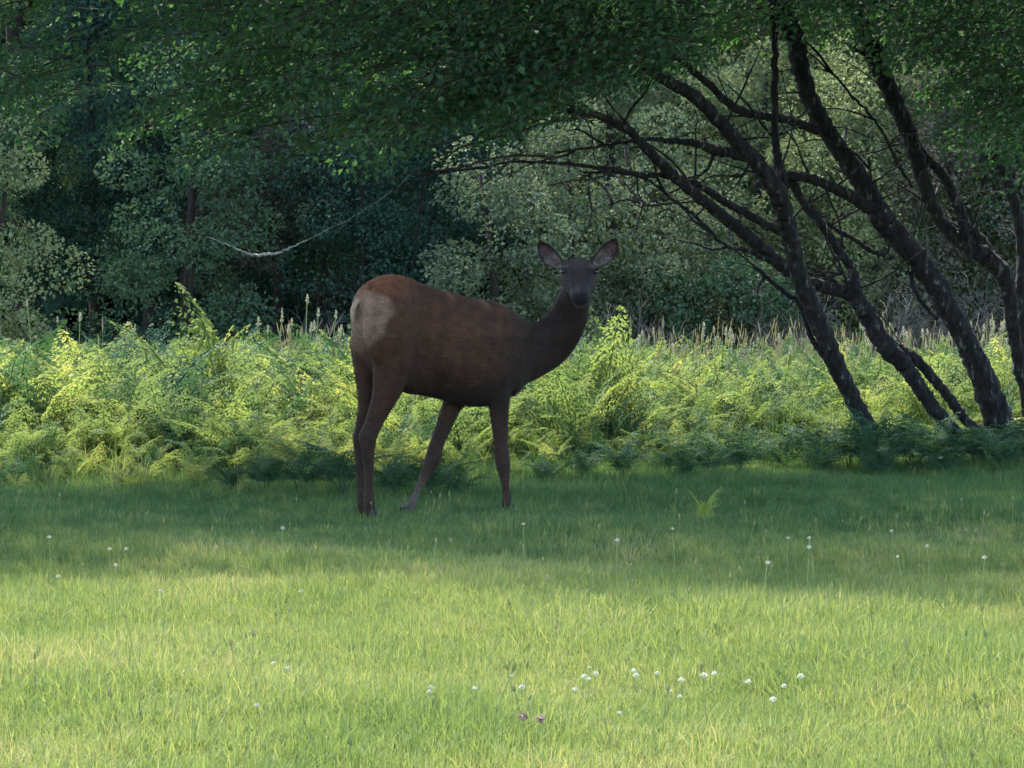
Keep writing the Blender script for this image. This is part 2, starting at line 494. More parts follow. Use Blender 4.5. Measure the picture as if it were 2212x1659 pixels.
x, y = in_wedge(5200, 26.8, 46, 2.0)
k = (y > fern_edge(x) + rng.normal(0, .25, len(x)) + .45 * np.sin(x * 2.3 + 1))
x, y = x[k], y[k]
h = fern_height(x, y) * rng.uniform(.60, 1.08, len(x))
order = np.argsort(y)
x, y, h = x[order], y[order], h[order]
view = np.abs(x) < y * .1229
near = np.zeros(len(x), bool)
near[np.where(view)[0][:150]] = True
FGROUP = 'bracken ferns along the front of the bank'
def fern_plant(loc, H, nf, kind, label, group=None, lean=0.0, name='bracken_fern', flat=0.0):
    e = empty(name, loc, rng.uniform(0, 6.28))
    tag(e, label, 'fern', group)
    for (kk, az, tilt, s) in frond_layout(nf, lean):
        o = link('frond', frond_mesh[kind][kk], e)
        o.rotation_euler = (0, tilt + flat, az)
        o.scale = (s * H * 1.25,) * 3
    return e
def zone(xi, yi):
    px_ = xi / yi * FPX + CXP
    for lim, a_ in ((370, 'near the left edge of the photo'), (740, 'left of the deer rump'), (1110, 'behind the legs and belly of the deer'), (1700, 'between the deer and the leaning trunks')):
        if px_ < lim: return a_
    return 'behind the leaning trunks'
for xi, yi, hi in zip(x[near], y[near], h[near]):
    fern_plant((xi, yi, ground_z(xi, yi)), hi, int(rng.integers(4, 7)), 'fern' if rng.uniform() < .8 else 'dark',
               'green bracken fern at the bank front, ' + zone(xi, yi), FGROUP + ', ' + zone(xi, yi))
plants = [plant_mesh(5, 'fern') for _ in range(6)] + [plant_mesh(5, 'fern_dark') for _ in range(2)]
far = ~near
n = far.sum()
rot = np.stack([rng.normal(0, .1, n), rng.normal(0, .1, n), rng.uniform(0, 6.28, n)], 1)
scatter('bracken', np.stack([x[far], y[far], ground_z(x[far], y[far])], 1), rot, h[far] * 1.25, rng.integers(0, 8, n), plants,
        'dense sunlit bracken filling the bank up to the wood', 'bracken')

# tall grasses mixed into the bracken
tall = []
for k in range(4):
    V, F, t = tuft(26, .10, .25, .75, .009, .45, (.1, .8), (k == 0) * 1)
    tall.append(np_mesh('tall_grass_tuft', V, F, {'tint': t}, m=M['tall_grass']))
for k in range(2):
    V, F, t = tuft(20, .14, .30, .85, .006, .35, (.1, 1), 2)
    tall.append(np_mesh('dry_grass_tuft', V, F, {'tint': t}, m=M['dry_grass']))
x, y = in_wedge(11000, 25.6, 47, 1.8)
px = x / y * FPX + CXP
dens = np.interp(px, [0, 550, 650, 800, 1250, 1500, 1700, 2212], [.45, .45, .8, .6, .6, .9, .9, .8]) 
k = (y > fern_edge(x) - 2.2 + rng.exponential(.6, len(x))) & (rng.uniform(size=len(x)) < dens)
x, y, px = x[k], y[k], px[k]
s = rng.uniform(.6, 1.0, len(x)) * np.interp(y - fern_edge(x), [-2.2, -.8, .6, 3], [.16, .26, .55, .86]) * np.interp(y, [30, 36, 47], [1, .85, .66])
rot = np.stack([rng.normal(0, .1, len(x)), rng.normal(0, .1, len(x)), rng.uniform(0, 6.28, len(x))], 1)
dry = rng.uniform(size=len(x)) < np.interp(px, [0, 540, 600, 740, 800, 1350, 1450, 2212], [.02, .03, .25, .25, .03, .05, .25, .28]) * np.interp(y, [32, 37], [0, 1])
ti_ = np.where(dry, rng.integers(4, 6, len(x)), rng.choice(4, len(x), p=[.08, .3, .32, .3]))
# (names are drawn from the collection in alphabetical order, as listed)
scatter('tall_grass', np.stack([x, y, ground_z(x, y)], 1), rot, s, ti_, tall,
        'tall yellowing grass growing up through the bracken', 'grass')

# particular ferns one can point to
def gp(px, py):
    Y = CAMZ * FPX / (py - HOR)
    p = P(px, py, Y)
    return (p[0], p[1], float(ground_z(p[0], p[1])))
def fern_top(px, pytop, Y):
    p = P(px, pytop, Y)
    return (p[0], p[1], float(ground_z(p[0], p[1]))), p[2]
def special(px, ptop, Y, nf, kind, label, lean=0.0):
    loc, H = fern_top(px, ptop, Y)
    e = empty('bracken_fern', loc, rng.uniform(0, 6.28))
    tag(e, label, 'fern')
    for (kk, az, tilt, s) in frond_layout(nf, lean):
        o = link('frond', frond_mesh[kind][kk % 3 if lean else kk], e)
        o.rotation_euler = (0, tilt, az); o.scale = (s * H * 1.28,) * 3
    return e
special(432, 668, 31.0, 7, 'fern', 'tallest bracken clump rising above the left skyline of the ferns', .34)
special(1312, 712, 30.2, 7, 'fern', 'bright upright bracken clump just right of the deer chest', .28)
special(1240, 800, 29.3, 7, 'fern', 'bracken fern below the deer neck, at the foot of the bright clump', .15)
special(80, 790, 29.5, 7, 'fern', 'yellow green bracken fern near the left edge of the photo', .05)
special(2010, 735, 33.0, 8, 'fern', 'bright bracken clump seen between the leaning trunks at right', .08)
def low_fern(px, Y, H, label, group=None, nf=7):
    X = (px - CXP) / FPX * Y
    e = empty('bracken_fern', (X, Y, float(ground_z(X, Y))), rng.uniform(0, 6.28))
    tag(e, label, 'fern', group)
    for (kk, az, tilt, s) in frond_layout(nf):
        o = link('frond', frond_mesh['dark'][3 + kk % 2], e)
        o.rotation_euler = (0, tilt, az); o.scale = (s * H * 1.75, s * H * 1.75, s * H * 1.6)
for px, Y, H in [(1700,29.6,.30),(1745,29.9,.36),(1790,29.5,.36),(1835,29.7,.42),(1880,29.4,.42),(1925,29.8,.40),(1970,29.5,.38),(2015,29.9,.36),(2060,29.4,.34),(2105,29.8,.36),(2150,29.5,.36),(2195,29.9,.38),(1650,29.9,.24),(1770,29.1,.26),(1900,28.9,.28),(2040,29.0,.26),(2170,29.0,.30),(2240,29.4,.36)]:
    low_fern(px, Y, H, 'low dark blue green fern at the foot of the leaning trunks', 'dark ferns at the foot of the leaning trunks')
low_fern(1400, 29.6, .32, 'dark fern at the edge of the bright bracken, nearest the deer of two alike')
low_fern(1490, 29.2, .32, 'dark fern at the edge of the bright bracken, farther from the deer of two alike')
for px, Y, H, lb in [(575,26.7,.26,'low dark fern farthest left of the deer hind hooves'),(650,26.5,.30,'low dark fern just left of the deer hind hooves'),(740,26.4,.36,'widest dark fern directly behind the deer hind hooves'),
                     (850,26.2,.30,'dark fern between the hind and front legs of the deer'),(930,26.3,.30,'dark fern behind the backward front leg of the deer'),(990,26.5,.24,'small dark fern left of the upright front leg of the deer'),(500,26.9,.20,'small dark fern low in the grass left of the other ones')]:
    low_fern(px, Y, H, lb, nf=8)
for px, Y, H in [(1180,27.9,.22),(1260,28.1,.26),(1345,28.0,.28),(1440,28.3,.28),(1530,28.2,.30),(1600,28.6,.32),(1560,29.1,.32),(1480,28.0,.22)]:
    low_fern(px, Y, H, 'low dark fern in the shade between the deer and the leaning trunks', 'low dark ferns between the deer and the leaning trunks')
e = empty('young_fern', gp(1522, 1135), 0.3)
tag(e, 'single small yellow green young fern sprouting from shaded grass', 'fern')
M['young_fern'] = foliage_mat('young_fern_leaf', [(0.0, (.20, .28, .06)), (1.0, (.36, .42, .12))], trans=.4, patch=.2)
young = [np_mesh('frond', V, F, {'tint': t}, m=M['young_fern']) for (V, F, t) in FR[:4]]
for k in range(4):
    o = link('frond', young[k], e); o.rotation_euler = (0, -.15, [2.9, .2, 1.5, 4.4][k]); o.scale = ([.26, .28, .20, .22][k],) * 3; o.location = (0, 0, .02)

# ---------------------------------------------------------------- flowers and stalks
def head_mesh(name, m, r, kind='ball'):
    """a clover head (many small petals on a ball) or a spiky seed head"""
    n = 46
    d = rdir(n)
    if kind == 'ball':
        d[:, 2] = np.abs(d[:, 2]) * 1.1 - .25
        pos = d * r * .45
        V, F, t = leaves(pos, d + [0, 0, .35], nrm(np.cross(d, rdir(n))), r * .75, r * .42, np.ones(n))
        sp = icos(r * .62)
        V, F, t = join([(V, F, t), (sp[0], sp[1], 1.0)])
    else:
        z = rng.uniform(-1, 1, n)
        pos = np.stack([np.zeros(n), np.zeros(n), z * r * 2.2], 1)
        ax = np.stack([d[:, 0], d[:, 1], np.abs(d[:, 2]) + .8], 1)
        V, F, t = leaves(pos, ax, rdir(n), r * 1.1 * (1.2 - z * .5), r * .4, np.ones(n))
    return np_mesh(name, V, F, m=m)
def icos(r):
    th = np.linspace(0.3, math.pi - .3, 5)
    C = np.stack([np.zeros(5), np.zeros(5), r * np.cos(th)], 1)
    v, f = tube(C[::-1], r * np.sin(th[::-1]), 8)
    return v, f
def stem_mesh(h, r=.0022):
    c = spline([[0, 0, 0], [h * .04, 0, h * .5], [0, h * .02, h]], 5)
    v, f = tube(c, [r] * 5, 4)
    return np_mesh('stem', v, f, m=M['stem'])
clover_head = [head_mesh('flower_head', M['petal'], .013 + .002 * k) for k in range(3)]
clover_stem = stem_mesh(.105, .0017)
def flower(name, px, py, hz, sm, hm, label, cat, group, sc_=1.0):
    Y = (CAMZ - hz) * FPX / (py - HOR)
    p = P(px, py, Y)
    e = empty(name, (p[0], p[1], ground_z(p[0], p[1])), rng.uniform(0, 6.28))
    tag(e, label, cat, group)
    link('stem', sm, e)
    o = link('flower_head' if cat == 'flower' else 'seed_head', hm, e)
    o.location = (0, hz * .02, hz - ground_z(p[0], p[1])); o.scale = (sc_,) * 3
    e.rotation_euler.x = rng.normal(0, .05)
    return e
R8 = [(345,685),(375,715),(345,735),(320,725),(20,720),(65,770),(530,700),(545,720),(640,710),(690,785),(735,810),(750,740),(835,720),(890,712),(1035,748),(1185,765),(1260,725),(1130,825),(480,880),(285,780)]
R7 = [(1875,785),(1880,803),(2070,787),(1250,700),(1120,860),(1190,680)]
L8 = ['topmost white clover flower of the tight cluster of four', 'right hand white clover flower of the tight cluster of four', 'lowest white clover flower of the tight cluster of four',
      'left hand white clover flower of the tight cluster of four', 'lone small white clover flower left of the tight cluster of four', 'small white clover flower low left of the tight cluster of four',
      'upper white clover flower of the close pair right of the cluster of four', 'lower white clover flower of the close pair right of the cluster of four', 'small white clover flower just right of the close pair',
      'upper left white clover flower of the slanting pair in the middle of the patch', 'lower right white clover flower of the slanting pair in the middle of the patch', 'white clover flower just above the slanting pair',
      'largest white clover flower in the middle of the right hand patch', 'white clover flower touching the right of the largest one', 'white clover flower further right, alone in green grass',
      'lower of the two rightmost white clover flowers', 'upper and last of the two rightmost white clover flowers', 'white clover flower low and right, apart from the patch',
      'white clover flower lowest in the photo, above bright grass tips', 'small white clover flower just below the tight cluster of four']
L7 = ['upper white clover flower of the stacked pair left of centre', 'lower white clover flower of the stacked pair left of centre', 'white clover flower alone between the stacked pair and the cluster of four',
      'small white clover flower farthest back in the sunlit grass at left', 'small white clover flower lowest in the left half of the lawn', 'tiny white clover flower left of the one farthest back']
for (a, b), lb in zip(R8, L8):
    flower('white_clover', 1097.2 + .50395 * a, 1097.2 + .50395 * b, .105, clover_stem, clover_head[int(rng.integers(3))],
           lb, 'flower', 'white clover flowers in the front grass', rng.uniform(.55, .85))
for (a, b), lb in zip(R7, L7):
    flower('white_clover', .496 * a, 1097.2 + .496 * b, .105, clover_stem, clover_head[int(rng.integers(3))],
           lb, 'flower', 'white clover flowers in the front grass', rng.uniform(.55, .85))
red = head_mesh('flower_head', M['petal_red'], .016)
flower('red_clover', 1127.4, 1550.7, .13, clover_stem, red, 'faded pink clover head at the bottom, the left one of two', 'flower', None)
flower('red_clover', 1172.8, 1555.8, .13, clover_stem, red, 'reddish clover head at the bottom, the right one of two', 'flower', None)
dstem = stem_mesh(.27, .0016); dhead = head_mesh('seed_head', M['seed'], .0095)
for a, b in [(705,90),(1645,100),(1275,170),(1310,130),(1700,210),(1795,165),(2045,215),(1205,130),(75,70),(470,140),(1095,235)]:
    flower('seed_stalk', 1097.2 + .50395 * a, 1097.2 + .50395 * b, .27, dstem, dhead, 'pale seed head on a thin stalk in the shaded grass at right', 'seed stalk', 'seed stalks in the shaded grass at right', rng.uniform(.8, 1.2))
for a, b in [(220,128),(480,180),(515,175),(1230,90),(505,250),(1310,365),(700,365),(250,300)]:
    flower('seed_stalk', .496 * a, 1097.2 + .496 * b, .27, dstem, dhead, 'pale seed head on a thin stalk in the shaded grass at left', 'seed stalk', 'seed stalks in the shaded grass at left', rng.uniform(.8, 1.2))
tstem = stem_mesh(1.0, .004); thead = head_mesh('seed_head', M['seed'], .030, 'spike')
sk = [(.3638 * a, 548.6 + .3638 * b) for a, b in [(165,320),(445,370),(355,430),(770,440),(1675,340),(1810,285),(1530,400),(1895,350),(1970,350),(1880,420),(1730,400),(1850,450),(1980,440),(1640,390),(1755,450),(2015,470),(1800,480),(1560,440)]]
for _ in range(70):
    a = rng.uniform(1370, 2200)
    sk.append((a, rng.uniform(706, 770)))
for q, (a, b) in enumerate(sk):
    Y = rng.uniform(36, 42)
    p = P(a, b, Y)
    left = a < 800
    e = empty('meadow_seed_stalk', (p[0], p[1], ground_z(p[0], p[1])), rng.uniform(0, 6.28))
    tag(e, 'pale seed head standing above the bracken left of the deer' if left else 'pale seed head above the bracken right of the deer and among the trunks',
        'seed stalk', 'seed heads above the bracken at left' if left else 'seed heads above the bracken at right')
    s_ = link('stem', tstem, e); s_.scale = (1, 1, p[2])
    o = link('seed_head', thead, e); o.location = (0, .02 * p[2], p[2]); o.scale = (rng.uniform(.45, .8),) * 3
    e.rotation_euler.x = rng.normal(0, .06)

# ---------------------------------------------------------------- leaning trees at the right
def limb_pts(pts, Y0, Y1=None):
    """pts: (photo x, photo y, width in photo units)"""
    Y1 = Y0 if Y1 is None else Y1
    n = len(pts)
    Ys = np.linspace(Y0, Y1, n)
    C = np.array([P(a, b, yy) for (a, b, w_), yy in zip(pts, Ys)])
    r = np.array([w_ * .85 * yy / FPX / 2 for (a, b, w_), yy in zip(pts, Ys)])
    k = max(8, n * 9)
    Cs = spline(C, k)
    rs = np.interp(np.linspace(0, n - 1, k), np.arange(n), r)
    L = np.linalg.norm(C[-1] - C[0])
    Cs[1:-1] += rng.normal(0, .003 + rs[1:-1, None] * .035, (k - 2, 3))
    return Cs, rs
TREES = {}
def tree(key, label, trunk, limbs, base_xy):
    C, r = limb_pts(*trunk)
    base = np.array([base_xy[0], base_xy[1], 0.0])
    C = np.vstack([spline([base - [0, 0, .15], base + (C[0] - base) * .5, C[0]], 6)[:-1], C])
    r = np.concatenate([np.linspace(r[0] * 1.45, r[0] * 1.02, 5), r])
    e = empty('leaning_tree', base)
    tag(e, label, 'tree')
    V, F = tube(C - base, r, 18, .045)
    link('trunk', np_mesh('trunk', V, F, smooth=True, m=M['bark']), e)
    tips = []
    for l in limbs:
        Cl, rl = limb_pts(*l)
        V, F = tube(Cl - base, rl, 11, .045)
        link('limb', np_mesh('limb', V, F, smooth=True, m=M['bark']), e)
        tips.append(Cl)
    for Cl in [C[8:]] + tips:
        L_ = np.linalg.norm(Cl[-1] - Cl[0])
        for _ in range(int(rng.integers(2, 4) + L_ * 1.3)):
            j = int(rng.integers(len(Cl) // 4, len(Cl) - 1))
            p0 = Cl[j]
            if p0[2] < 1.25: continue
            d0 = nrm(Cl[j + 1] - Cl[j - 1] + rng.normal(0, .9, 3) * np.linalg.norm(Cl[j + 1] - Cl[j - 1]))
            ln = rng.uniform(.25, 1.0)
            pts_ = [p0]
            for q in range(5):
                d0 = nrm(d0 + rng.normal(0, .22, 3) + np.array([-.06, 0, -.05]))
                pts_.append(pts_[-1] + d0 * ln / 5)
            cc_ = spline(pts_, 12)
            V, F = tube(cc_ - base, np.linspace(rng.uniform(.006, .013), .002, 12), 5, .05)
            link('branch', np_mesh('branch', V, F, smooth=True, m=M['bark']), e)
    TREES[key] = (e, base, C, tips)
    return e
def bxy(px, Y): return ((px - CXP) / FPX * Y, Y)
tree('A', 'leftmost leaning dark tree trunk, forking into long limbs that reach left over the deer',
     ([(1898,950,36),(1850,875,42),(1810,795,46),(1774,708,50),(1734,613,46),(1711,533,42),(1698,480,44),(1683,425,50),(1640,356,40),(1580,291,36),(1519,227,34),(1478,194,32),(1418,162,28),(1360,120,24),(1290,92,18),(1200,72,12),(1120,70,7)], 30, 28),
     [([(1692,410,34),(1677,324,22),(1673,263,18),(1675,121,16),(1669,40,16),(1660,-60,14)], 30, 30),
      ([(1622,338,28),(1543,324,26),(1499,308,20),(1438,303,14),(1389,301,10),(1300,315,8),(1200,330,6)], 29.8, 28.6),
      ([(1706,590,36),(1640,530,34),(1590,490,32),(1540,450,30),(1490,410,28),(1450,376,27),(1400,325,25),(1350,278,22),(1290,250,18),(1220,238,14),(1120,222,10),(1000,205,6)], 29.9, 28),
      ([(1700,508,26),(1620,465,22),(1567,437,20),(1519,405,18),(1478,389,15),(1438,380,14),(1377,376,13),(1317,364,11),(1200,352,9),(1100,350,7),(1050,362,6),(960,368,4),(893,374,3)], 29.9, 28),
      ([(1690,575,16),(1615,541,12),(1567,530,10),(1499,465,9),(1450,429,8),(1397,388,7),(1330,372,6),(1260,372,5)], 29.7, 29),
      ([(1500,436,4),(1450,440,5),(1397,443,7),(1360,432,5),(1317,441,4)], 29.4, 29.2),
      ([(1711,644,12),(1667,609,11),(1627,573,9)], 29.7, 29.5),
      ([(1792,790,12),(1754,732,14),(1734,672,12),(1715,640,10)], 29.7, 29.7),
      ([(1540,322,9),(1536,352,8),(1512,378,7),(1470,388,6)], 29.6, 29.6),
      ([(1618,350,8),(1608,372,7),(1590,400,4),(1560,425,3)], 29.6, 29.6)], bxy(1925, 30.0))
tree('B', 'slender leaning tree trunk second from the left, split in two near its base',
     ([(2110,975,34),(2092,962,34),(2032,902,36),(1985,835,38),(1953,787,42),(1913,748,48),(1873,680,46),(1845,632,42),(1842,585,24),(1814,545,22),(1790,506,20),(1774,486,19),(1729,429,22),(1713,397,22),(1690,370,15)], 30.6, 30.3),
     [([(1850,640,40),(1815,628,36),(1782,620,32),(1750,606,30)], 30.5, 30.2),
      ([(2160,968,30),(2131,942,28),(2092,914,26),(2052,863,26),(2012,811,27),(1972,772,28),(1938,752,30),(1910,728,24)], 30.7, 30.6),
      ([(1822,622,9),(1800,606,9),(1774,589,8),(1738,573,6)], 30.4, 30.3),
      ([(1831,618,8),(1826,600,6),(1818,590,4)], 30.4, 30.4)], bxy(2120, 30.6))
tree('C', 'thickest dark leaning trunk near the right edge, running up to the top of the photo',
     ([(2171,962,84),(2151,890,74),(2112,791,62),(2084,732,56),(2040,652,58),(1994,573,58),(1923,494,60),(1903,465,62),(1855,384,50),(1802,304,46),(1762,243,46),(1733,162,46),(1717,81,48),(1693,32,54),(1681,0,55),(1640,-120,45),(1560,-260,30)], 31, 30.4),
     [([(1765,282,24),(1701,259,24),(1650,250,22),(1600,239,22),(1551,202,20),(1499,154,18),(1458,121,15),(1380,90,11),(1300,60,8)], 30.6, 28.5),
      ([(1885,452,34),(1822,417,30),(1762,389,26),(1700,378,24)], 30.6, 30.2),
      ([(1928,557,15),(1881,541,13),(1838,513,12),(1802,494,11),(1766,461,10),(1738,430,7)], 30.7, 30.5),
      ([(2025,690,10),(1985,644,11),(1969,605,11),(1975,570,10)], 30.8, 30.8),
      ([(1902,440,10),(1883,397,10),(1877,340,8)], 30.6, 30.6),
      ([(1700,60,30),(1668,20,28),(1640,-20,24),(1600,-90,16)], 30.4, 29.8)], bxy(2185, 31.0))
tree('D', 'dark trunk rising behind the thickest one and forking low down, close to the right edge',
     ([(2228,850,34),(2207,811,34),(2195,752,32),(2187,692,34),(2179,633,38),(2165,590,46),(2131,553,46),(2118,548,44),(2065,514,36),(2025,465,34),(1997,397,38),(1972,316,44),(1936,227,44),(1903,154,46),(1875,81,50),(1843,0,50),(1800,-120,38),(1720,-260,24)], 32, 31.4),
     [([(2175,600,30),(2120,520,28),(2086,486,28),(2069,445,28),(2041,384,26),(2005,344,26),(1985,320,20)], 31.9, 31.7),
      ([(2096,566,18),(2088,520,22),(2080,480,24)], 31.6, 31.7),
      ([(1972,405,8),(1940,356,8),(1916,304,7),(1883,251,7),(1843,210,7),(1802,162,6),(1774,150,4)], 31.6, 31.2),
      ([(1868,-10,34),(1903,8,30),(1964,49,26),(2025,93,20),(2068,120,8)], 31.5, 31),
      ([(1900,150,14),(1870,120,12),(1850,108,8),(1825,92,5)], 31.4, 31.2)], bxy(2240, 32.0))
tree('E', 'thin trunk at the far right edge, standing behind the others',
     ([(2216,860,28),(2210,760,28),(2205,650,28),(2207,526,30),(2187,425,30),(2154,344,28),(2122,263,24),(2110,202,20),(2100,100,16),(2085,0,14),(2060,-120,10)], 33, 33),
     [([(2130,280,8),(2132,200,7),(2131,120,6),(2136,0,5)], 32.9, 32.9),
      ([(2188,430,12),(2215,380,10),(2250,330,8)], 33, 33)], bxy(2224, 33.0))

# crowns: drooping leafy sprays filling the spreading canopy, lit from above
BX = [-400, -200, 0, 200, 350, 700, 850, 1000, 1150, 1300, 1420, 1500, 1600, 1750, 1900, 2000, 2100, 2212, 2600]
BY = [200, 240, 280, 300, 315, 305, 300, 275, 235, 210, 180, 115, 80, 55, 45, 150, 300, 340, 340]
def sprays(centres, length, nl, leaf, droop=.25, twigr=.006, tint0=None, updir=None):
    """each spray is a twig reaching left and down with leaves on both sides"""
    n = len(centres)
    az = rng.normal(math.pi, .75, n)
    d = np.stack([np.cos(az), np.sin(az) * .8, -rng.uniform(0, droop * 2.2, n)], 1)
    d = nrm(d)
    tp = []
    for c, dd in zip(centres, d):
        Ls = length * rng.uniform(.7, 1.3)
        C = np.array([c - dd * Ls * .5, c + [0, 0, .03], c + dd * Ls * .5 - [0, 0, .08 * Ls]])
        tp.append(tube(C, [twigr, twigr * .8, twigr * .4], 3, cap=False))
    Vt, Ft, _ = join([(v, f, 0.0) for v, f in tp])
    rep = np.repeat(np.arange(n), nl)
    m = len(rep)
    u = rng.uniform(-.5, .62, m)
    sdv = nrm(np.cross(d, [0, 0, 1.]))[rep]
    dd = d[rep]
    off = rng.normal(0, .42, m) * length * .42
    pos = centres[rep] + dd * (u * length)[:, None] + sdv * off[:, None] + rng.normal(0, .045, (m, 3)) * length * 1.4
    pos[:, 2] -= np.abs(off) * .25 + np.maximum(u, 0) ** 2 * length * .25
    ax = dd * .5 + sdv * np.sign(off)[:, None] * .7 + rng.normal(0, .45, (m, 3)) - [0, 0, .25]
    nor = nrm(np.array([0, 0, 1.]) + rng.normal(0, .55, (m, 3)))
    t = np.clip((tint0 if tint0 is not None else rng.uniform(.2, .7, n))[rep] + rng.normal(0, .16, m), 0, 1)
    return (Vt, Ft), leaves(pos, ax, nor, leaf * rng.uniform(.6, 1.25, m), leaf * .62 * rng.uniform(.7, 1.2, m), t)

def canopy_pts():
    """visible fringe of the canopy, and the body of it above"""
    n = 5200
    px = rng.uniform(-380, 2500, n)
    Y = rng.uniform(26.0, 29.8, n)
    Y = np.where(px > 1450, rng.uniform(28.5, 32.5, n), Y)
    low = np.interp(px, BX, BY) + 28 * np.sin(px / 57.) + 20 * np.sin(px / 23. + Y)
    py = low - rng.uniform(0, 1, n) ** .9 * (low + 60)
    keep = np.interp(low - py, [0, 50, 140], [.35, .75, 1.0])
    keep *= np.interp(px, [-380, 250, 500, 900, 1100, 1330, 1420, 1500, 1950, 2080, 2500], [.12, .14, .35, .6, .95, .95, .8, .2, .2, .75, .85])
    k = rng.uniform(size=n) < keep * .62
    X = (px - CXP) / FPX * Y
    Z = CAMZ - (py - HOR) / FPX * Y
    fr = np.stack([X, Y, Z], 1)[k]
    return fr
fringe = canopy_pts()
# body of the canopy, unseen above the picture, outline shaped to lay shade on the lawn: a slanting roof from z 3.3 to 8
n = 5000
bx_ = rng.uniform(-8.5, 8.5, n); bz = 3.65 + rng.uniform(0, 1, n) ** 1.2 * 5
ymin = np.interp(bx_, [-8, -2.5, -.5, 3, 8], [22.1, 21.2, 19.6, 20.2, 20.9]) + (bz - 3.3) * .95 + rng.exponential(1.5, n) - .7 + .35 * np.sin(bx_ * 1.3) + .25 * np.sin(bx_ * 3.1)
ymax = 30.6 + (bz - 3.3) * .62 + .3 * np.sin(bx_ * 1.7 + 1) + np.interp(bx_, [-8, -2, 0, 2, 8], [-1.9, -1.5, -.2, 1.2, 1.8])
by_ = ymin + rng.uniform(0, 1, n) * (ymax - ymin)
body = np.stack([bx_, by_, bz], 1)
keys = list(TREES)
top = np.array([TREES[k][2][-3] for k in keys])
seg = {'A': (-99, 1.0), 'C': (1.0, 2.3), 'D': (2.3, 3.3), 'E': (3.3, 99)}
for key, (x0, x1) in seg.items():
    e, base, C, tips = TREES[key]
    k1 = (fringe[:, 0] >= x0) & (fringe[:, 0] < x1); k2 = (body[:, 0] >= x0) & (body[:, 0] < x1)
    (Vt, Ft), lv = sprays(fringe[k1] - base, .55, 32, .064)
    (Vt2, Ft2), lv2 = sprays(body[k2] - base, .85, 20, .12, twigr=.008)
    V, F, t = join([lv, lv2])
    o = link('crown', np_mesh('crown', V, F, {'tint': t}, m=M['canopy']), e)
    V, F, t = join([(Vt, Ft, 0.), (Vt2, Ft2, 0.)])
    tag(link('twigs', np_mesh('twigs', V, F, m=M['twig']), e), kind='stuff')
# slender dark side branches in the drooping fringe of tree A
e, base, C, tips = TREES['A']
DB = [([(1120,222,9),(1000,215,7),(900,240,6),(800,262,5),(744,288,4),(684,307,4),(585,362,3)], 28, 27.4),
      ([(1000,205,6),(850,225,5),(700,250,5),(560,274,5),(471,298,4),(422,327,4),(347,342,3)], 28, 27),
      ([(1200,340,8),(1097,337,7),(967,367,5),(893,372,4),(803,402,3)], 28.6, 28),
      ([(1290,250,10),(1200,262,9),(1100,290,7),(1000,318,6),(920,350,4)], 28.2, 27.8),
      ([(1200,238,8),(1120,262,7),(1040,285,6),(960,300,5),(880,310,4),(820,335,3)], 28.2, 27.6),
      ([(1360,120,14),(1250,110,12),(1120,120,9),(1000,112,7),(900,130,5),(780,150,4)], 28.2, 27),
      ([(1250,140,10),(1150,165,8),(1040,190,7),(960,205,5),(850,212,4)], 28.2, 27.4),
      ([(1300,252,10),(1180,215,9),(1060,200,8),(980,180,6),(900,178,4)], 28.2, 27.6),
      ([(1340,360,7),(1290,384,6),(1240,390,5),(1180,402,3)], 28.9, 28.6),
      ([(1100,350,5),(1060,385,4),(1015,420,3)], 28.2, 28.2)]
for a in DB:
    Cl, rl = limb_pts(*a)
    V, F = tube(Cl - base, rl, 6, .05)
    link('limb', np_mesh('limb', V, F, smooth=True, m=M['twig']), e)

# pale dead branch hanging below the canopy at left
Cl, rl = limb_pts([(446,511,1.2),(496,531,2.5),(536,548,7),(565,551,8),(600,546,7),(640,530,4),(690,505,1.8),(760,470,1.2),(830,425,1.2),(893,372,1.4)], 28.6, 28.2)
V, F = tube(Cl, rl, 6, .05)
o = link('dead_branch', np_mesh('dead_branch', V, F, smooth=True, m=M['pale_wood']))
tag(o, 'bare pale curved dead branch hanging in front of the dark wood', 'branch')

